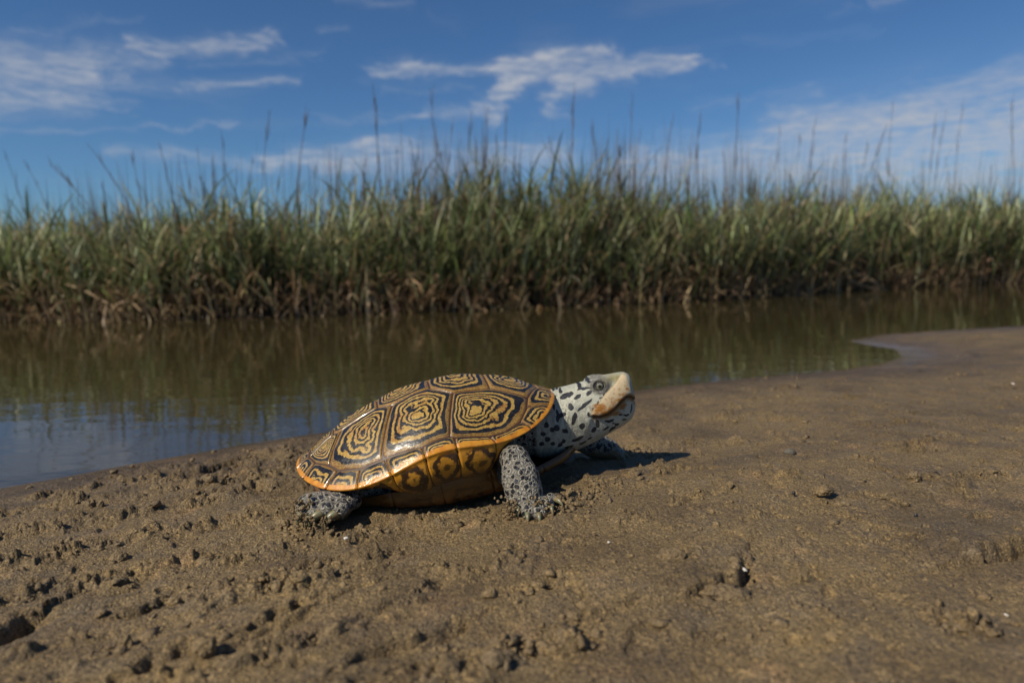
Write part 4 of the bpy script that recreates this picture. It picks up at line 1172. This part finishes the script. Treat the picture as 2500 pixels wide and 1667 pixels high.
for i, (tx, ty, cx, lab) in enumerate(allst):
    dpt = .12 + .5 * ((i * 37) % 10) / 10.0 if lab is None else .10 + .02 * (i % 5)
    # find a spot behind the edge seen at this column
    y = 3.4
    for _ in range(12):
        xg = at_y(cx, 700, y)[0]; y = float(far_edge(xg)) + dpt
    tip = at_y(tx, ty, y); foot = at_y(cx, 560, y)
    zb = float(height(np.array([foot[0]]), np.array([y]), False)[0]) - .01
    slope = (tip[0] - foot[0]) / max(tip[2] - foot[2], .05)
    hgt = tip[2] - zb
    lean = slope * .55; bend = slope * .45 * .9
    bx = tip[0] - (lean + bend) * hgt
    thick = .0030 if lab else RNG.uniform(.0015, .0026)
    nm_ = lab if lab else 'thin dead stalk among many alike poking above the marsh grass'
    obj('grass_stalk', stalk_mesh(hgt, lean, bend, thick, 10 if lab else 6), stalk_m, loc=(bx, y, zb), label=nm_, cat='grass stalk', group=sgroup if not lab else None)

# fallen and bent straw-coloured reeds at the foot of the bank
straw_m, t, b = mat('dry_reed')
geo = t.new('ShaderNodeNewGeometry').outputs['Position']
t.put(b.inputs['Base Color'], t.mix(t.noise(geo, 70.0, 3.0), (.20, .125, .060), (.36, .245, .130)))
b.inputs['Roughness'].default_value = .6
def reed(pts, r, label):
    """pts are (pixel x, pixel y, depth in front of or behind the bank edge)"""
    path = []
    for (a, b_, dd) in pts:
        y = 3.4
        for _ in range(10):
            xg = at_y(a, 720, y)[0]; y = float(far_edge(xg)) + dd
        path.append(at_y(a, b_, y))
    path = np.array(path)
    tt = np.linspace(0, 1, len(path)); ts = np.linspace(0, 1, 14)
    sm_ = np.stack([np.interp(ts, tt, path[:, j]) for j in range(3)], -1)
    for _ in range(2): sm_[1:-1] = (sm_[:-2] + 2 * sm_[1:-1] + sm_[2:]) / 4
    o0 = sm_[0].copy()
    V, F_ = tube(sm_ - o0, np.linspace(r, r * .45, 14), 7)
    obj('reed', mesh('reed', V, F_), straw_m, loc=tuple(o0), label=label, cat='reed')
reed([(680, 782, -.05), (720, 745, -.03), (760, 715, 0), (830, 660, .03)], .0055, 'long straw reed leaning right out of the water left of the turtle')
reed([(130, 685, .02), (200, 705, -.02), (270, 745, -.05), (300, 760, -.05)], .005, 'fallen pale reed sloping down to the right at the left end')
reed([(270, 765, -.05), (290, 740, -.05), (320, 735, -.04), (345, 760, -.05)], .008, 'pale straw stem bent into a low hoop at the left')
reed([(1160, 755, -.03), (1190, 720, -.03), (1225, 680, 0)], .006, 'short straw stem leaning right above the head end of the shell')
reed([(1375, 768, -.05), (1430, 740, -.05), (1455, 715, -.03)], .0055, 'broken reed lying low across the waterline at the centre')
reed([(1975, 620, .0), (2060, 650, -.05), (2130, 690, -.08), (2190, 720, -.10)], .009, 'thick fallen reed sloping down to the right by the far mud')
reed([(2075, 685, -.06), (2110, 700, -.08), (2150, 708, -.09)], .008, 'short fallen reed beside the thick one by the far mud')
reed([(1500, 752, -.04), (1520, 715, -.02), (1545, 660, .0)], .006, 'straw reed leaning right out of the dark bank right of centre')
reed([(975, 755, -.04), (950, 720, -.04), (940, 690, -.02)], .006, 'straw stem leaning left at the foot of the central clump')
reed([(675, 780, -.05), (672, 730, -.05), (676, 690, -.04)], .005, 'upright pale stem standing in the water left of centre')
# ------------------------------------------------------------------ crumbs, clods, shell bits and pebbles on the sand
def ico(sub):
    import bmesh
    bm = bmesh.new(); bmesh.ops.create_icosphere(bm, subdivisions=sub, radius=1.0)
    bm.verts.ensure_lookup_table()
    V = np.array([v.co[:] for v in bm.verts]); F_ = np.array([[v.index for v in f.verts] for f in bm.faces]); bm.free()
    return V, F_
I1, F1 = ico(1); I2, F2 = ico(2); I4, F4 = ico(4)
def ground_z(x, y): return height(np.atleast_1d(np.asarray(x, float)), np.atleast_1d(np.asarray(y, float)))
# loose crumbs: too many to count
n = 13000
s = RNG.uniform(-.78, .80, n); yy = .27 + (1.25 - .27) * RNG.uniform(0, 1, n) ** 1.7
xx = s * yy
_, dn, _ = base_height(xx, yy)
cm = crumb_mask(xx, yy); cl = fbm(xx * 26, yy * 26, 3, 401)
prob = (.13 + .67 * cm) * sstep(.05, .5, cl + .18) * sstep(.04, .14, dn)
prob *= np.where(((xx + .065) / .105) ** 2 + ((yy - .515) / .075) ** 2 < 1, 0, 1)
keep = RNG.uniform(0, 1, n) < prob
xx, yy = xx[keep], yy[keep]
r = .0009 + .0026 * RNG.uniform(0, 1, len(xx)) ** 3.0
# packed round the feet and where sand was shoved up
fx, fy, fr = [], [], []
for (cx, cy, sd, m_, rm) in ((.000, .430, .005, 40, .0018), (.030, .440, .007, 90, .0024), (.046, .462, .011, 110, .0026), (-.146, .434, .006, 60, .0022), (-.130, .424, .008, 30, .0016), (.105, .588, .012, 90, .0030), (.07, .49, .012, 60, .0022), (-.05, .450, .02, 70, .0016)):
    fx.append(RNG.normal(cx, sd, m_)); fy.append(RNG.normal(cy, sd * .8, m_)); fr.append(.0010 + (rm - .0010) * RNG.uniform(0, 1, m_) ** 2)
xx = np.concatenate([xx] + fx); yy = np.concatenate([yy] + fy); r = np.concatenate([r] + fr)
zz = ground_z(xx, yy)
VV, FF = [], []
for i in range(len(xx)):
    q = I1 * (1 + .42 * RNG.normal(0, 1, (len(I1), 1)))
    q = q * (r[i] * np.array([RNG.uniform(.8, 1.4), RNG.uniform(.8, 1.4), RNG.uniform(.6, 1.0)]))
    VV.append(q + np.array([xx[i], yy[i], zz[i] + r[i] * .05])); FF.append(F1 + i * len(I1))
obj('sand_crumbs', mesh('sand_crumbs', np.concatenate(VV), np.concatenate(FF)), clod_m, kind='stuff', label='loose crumbs of wet sand strewn over the bank', cat='sand')
# sand sticking to the feet
VV, FF = [], []; k = 0
for (pxx, pyy, y, m_, sd) in ((1245, 1232, .430, 40, .0042), (1255, 1250, .426, 16, .003), (1318, 1232, .428, 30, .0036), (1345, 1250, .428, 30, .004), (738, 1228, .432, 34, .0030), (728, 1252, .430, 20, .0028), (757, 1272, .422, 22, .0024), (798, 1272, .422, 20, .0024), (735, 1262, .424, 16, .002)):
    c = at_y(pxx, pyy, y)
    for i in range(m_):
        rr_ = RNG.uniform(.0005, .0014); q = I1 * (1 + .3 * RNG.normal(0, 1, (len(I1), 1))) * rr_
        VV.append(q + c + RNG.normal(0, 1, 3) * sd * np.array([1, .5, .8])); FF.append(F1 + k); k += len(I1)
obj('sand_on_feet', mesh('sand_on_feet', np.concatenate(VV), np.concatenate(FF)), clod_m, kind='stuff', label='clumps of wet sand stuck to the turtle feet', cat='sand')

def clod(pxx, pyy, z, w, h, label, seed, cat='sand clod', m=clod_m, rough=.42, name='sand_clod', sub=None):
    p = at_z(pxx, pyy, z); z0 = float(ground_z(p[0], p[1])[0])
    p = at_z(pxx, pyy, z0)
    sc = p[1] / 1667.0
    rx, rz = w * sc * .42, h * sc * .42
    q = I4.copy()
    nse = vn3(q * 1.7 + seed * 7.3, seed) * .55 + vn3(q * 3.9 + seed, seed + 1) * .38 + vn3(q * 8.5, seed + 2) * .25 + vn3(q * 17.0, seed + 3) * .14
    q = q * (1 + rough * nse)[:, None]
    q *= np.array([rx, rx * .85, rz * 1.5])
    q[:, 2] = np.where(q[:, 2] < -rz * 1.0, -rz * 1.0, q[:, 2])
    obj(name, mesh(name, q, F4), m, loc=(p[0], p[1], z0 + rz * .12), label=label, cat=cat)
clod(300, 1176, -.02, 34, 26, 'dark rounded sand clod nearest the water on the left', 1)
clod(403, 1184, -.02, 38, 28, 'crumbly sand clod casting a shadow right of the one nearest the water', 2)
clod(365, 1210, -.02, 42, 18, 'low flat sand clod below the two by the water', 3)
clod(222, 1232, -.01, 24, 22, 'left one of two little sand lumps side by side at the left', 4)
clod(246, 1236, -.01, 22, 22, 'right one of two little sand lumps side by side at the left', 5)
clod(600, 1122, -.02, 74, 26, 'raised flap of sand crust beside the dark burrow near the water', 24, rough=.35)
clod(528, 1216, -.01, 46, 22, 'crumbly sand lump left of the turtle hind foot', 6)
clod(290, 1364, .0, 56, 30, 'isolated dark sand clod on smooth sand at the lower left', 7)
clod(365, 1285, .0, 44, 28, 'knobbly sand clod left of the hind foot with a ragged top', 8)
clod(330, 1308, .0, 40, 26, 'sand clod just below the knobbly one at left', 9)
clod(310, 1582, .004, 46, 52, 'tall dark sand lump standing up at the bottom left', 10)
clod(820, 1548, .004, 60, 44, 'chunky sand clod at the bottom below the hind foot', 11)
clod(500, 1580, .004, 70, 46, 'big crumbled sand clod in the broken crust at the bottom', 12)
clod(690, 1282, .0, 44, 24, 'sand lump lying against the hind foot', 13)
clod(1210, 1625, .004, 90, 60, 'blurred large sand clod at the bottom edge in the centre', 14)
clod(1518, 1250, .0, 26, 20, 'small tilted sand clod below the head shadow', 15)
clod(1800, 1080, -.005, 62, 22, 'ragged sand lump right of the head shadow', 16)
clod(2010, 1198, .0, 60, 22, 'wide crumbly sand lump on the right with dark notches', 17)
clod(2232, 1168, .0, 40, 30, 'single rounded sand clod on bare sand at the right', 18)
clod(1640, 1362, .004, 84, 34, 'greyish crust lump above the broken slab', 19)
clod(1765, 1450, .004, 120, 34, 'broken tilted slab of sand crust at the lower right', 20, rough=.60)
clod(2035, 1558, .006, 44, 26, 'blurred sand lump at the bottom right', 21)
clod(1440, 1083, -.004, 26, 18, 'sand crumb heap in front of the far front foot', 22)
clod(860, 1240, .0, 24, 16, 'small sand clod under the shell behind the hind foot', 23)
peb_m, t, b = mat('grey_stone')
geo = t.new('ShaderNodeNewGeometry').outputs['Position']
t.put(b.inputs['Base Color'], t.mix(t.noise(geo, 300.0, 4.0), (.075, .068, .056), (.135, .12, .095)))
b.inputs['Roughness'].default_value = .95; b.inputs['Specular IOR Level'].default_value = .15
clod(1928, 1104, .0, 34, 14, 'grey stone lying flat on the sand at the right', 31, 'pebble', peb_m, .2, 'pebble')
drk_m, t, b = mat('dark_stone')
b.inputs['Base Color'].default_value = (.014, .014, .016, 1); b.inputs['Roughness'].default_value = .5
clod(2236, 1260, .0, 11, 12, 'tiny black pebble on bare sand at the right', 32, 'pebble', drk_m, .2, 'pebble')
clod(1938, 1204, .0, 10, 10, 'tiny black pebble left of the wide crumbly lump', 33, 'pebble', drk_m, .2, 'pebble')
# bits of broken white shell: thin curved flakes
frag_m, t, b = mat('white_shell')
geo = t.new('ShaderNodeNewGeometry').outputs['Position']
t.put(b.inputs['Base Color'], t.mix(t.noise(geo, 500.0, 3.0), (.48, .43, .36), (.66, .62, .56)))
b.inputs['Roughness'].default_value = .35
def flake(pxx, pyy, w, h, rot, label, seed):
    p = at_z(pxx, pyy, .003); z0 = float(ground_z(p[0], p[1])[0]); p = at_z(pxx, pyy, z0 + .0004)
    sc = p[1] / 1667.0; nu, nv = 9, 6
    U, Vv = np.meshgrid(np.linspace(-1, 1, nu), np.linspace(-1, 1, nv))
    edge = 1 + .18 * vn3(np.stack([U * 2, Vv * 2, 0 * U + seed], -1), seed)
    x = U * np.sqrt(1 - .35 * Vv ** 2) * edge * w * sc * .36; y = Vv * np.sqrt(1 - .35 * U ** 2) * edge * h * sc * .8
    z = -(U ** 2 + .6 * Vv ** 2) * w * sc * .10
    top = np.stack([x, y, z + .0006], -1).reshape(-1, 3); bot = np.stack([x * .96, y * .96, z], -1).reshape(-1, 3)
    F_ = grid_faces(nv, nu); m_ = len(top)
    ring = [j for j in range(nu)] + [nu * (i + 1) - 1 for i in range(1, nv)] + [nu * nv - 1 - j for j in range(1, nu)] + [nu * (nv - 1 - i) for i in range(1, nv - 1)]
    side = [[ring[i], ring[(i + 1) % len(ring)], ring[(i + 1) % len(ring)] + m_, ring[i] + m_] for i in range(len(ring))]
    o = obj('shell_fragment', mesh('shell_fragment', np.concatenate([top, bot]), np.concatenate([F_, F_[:, ::-1] + m_, np.array(side)[:, ::-1]])), frag_m, loc=(p[0], p[1], z0 + .0010), label=label, cat='shell fragment')
    o.rotation_euler = (.22, .05, rot)
flake(845, 1315, 16, 6, .3, 'small white shell flake below the turtle shell at left of centre', 1)
flake(1614, 1374, 18, 7, -.5, 'elongated white shell sliver right of centre', 2)
flake(1818, 1393, 12, 9, .2, 'bright white shell chip above the broken slab', 3)
flake(444, 1533, 22, 6, -.1, 'white shell sliver at the lower left', 4)
flake(1486, 1326, 10, 5, .4, 'tiny white shell speck below the front foot', 5)
flake(2474, 937, 10, 6, 0, 'white shell speck near the right edge by the mud', 6)
flake(98, 1545, 10, 5, .6, 'white shell speck at the bottom left corner by the crack', 7)
flake(2456, 1504, 8, 7, .6, 'white shell speck near the bottom right corner', 8)
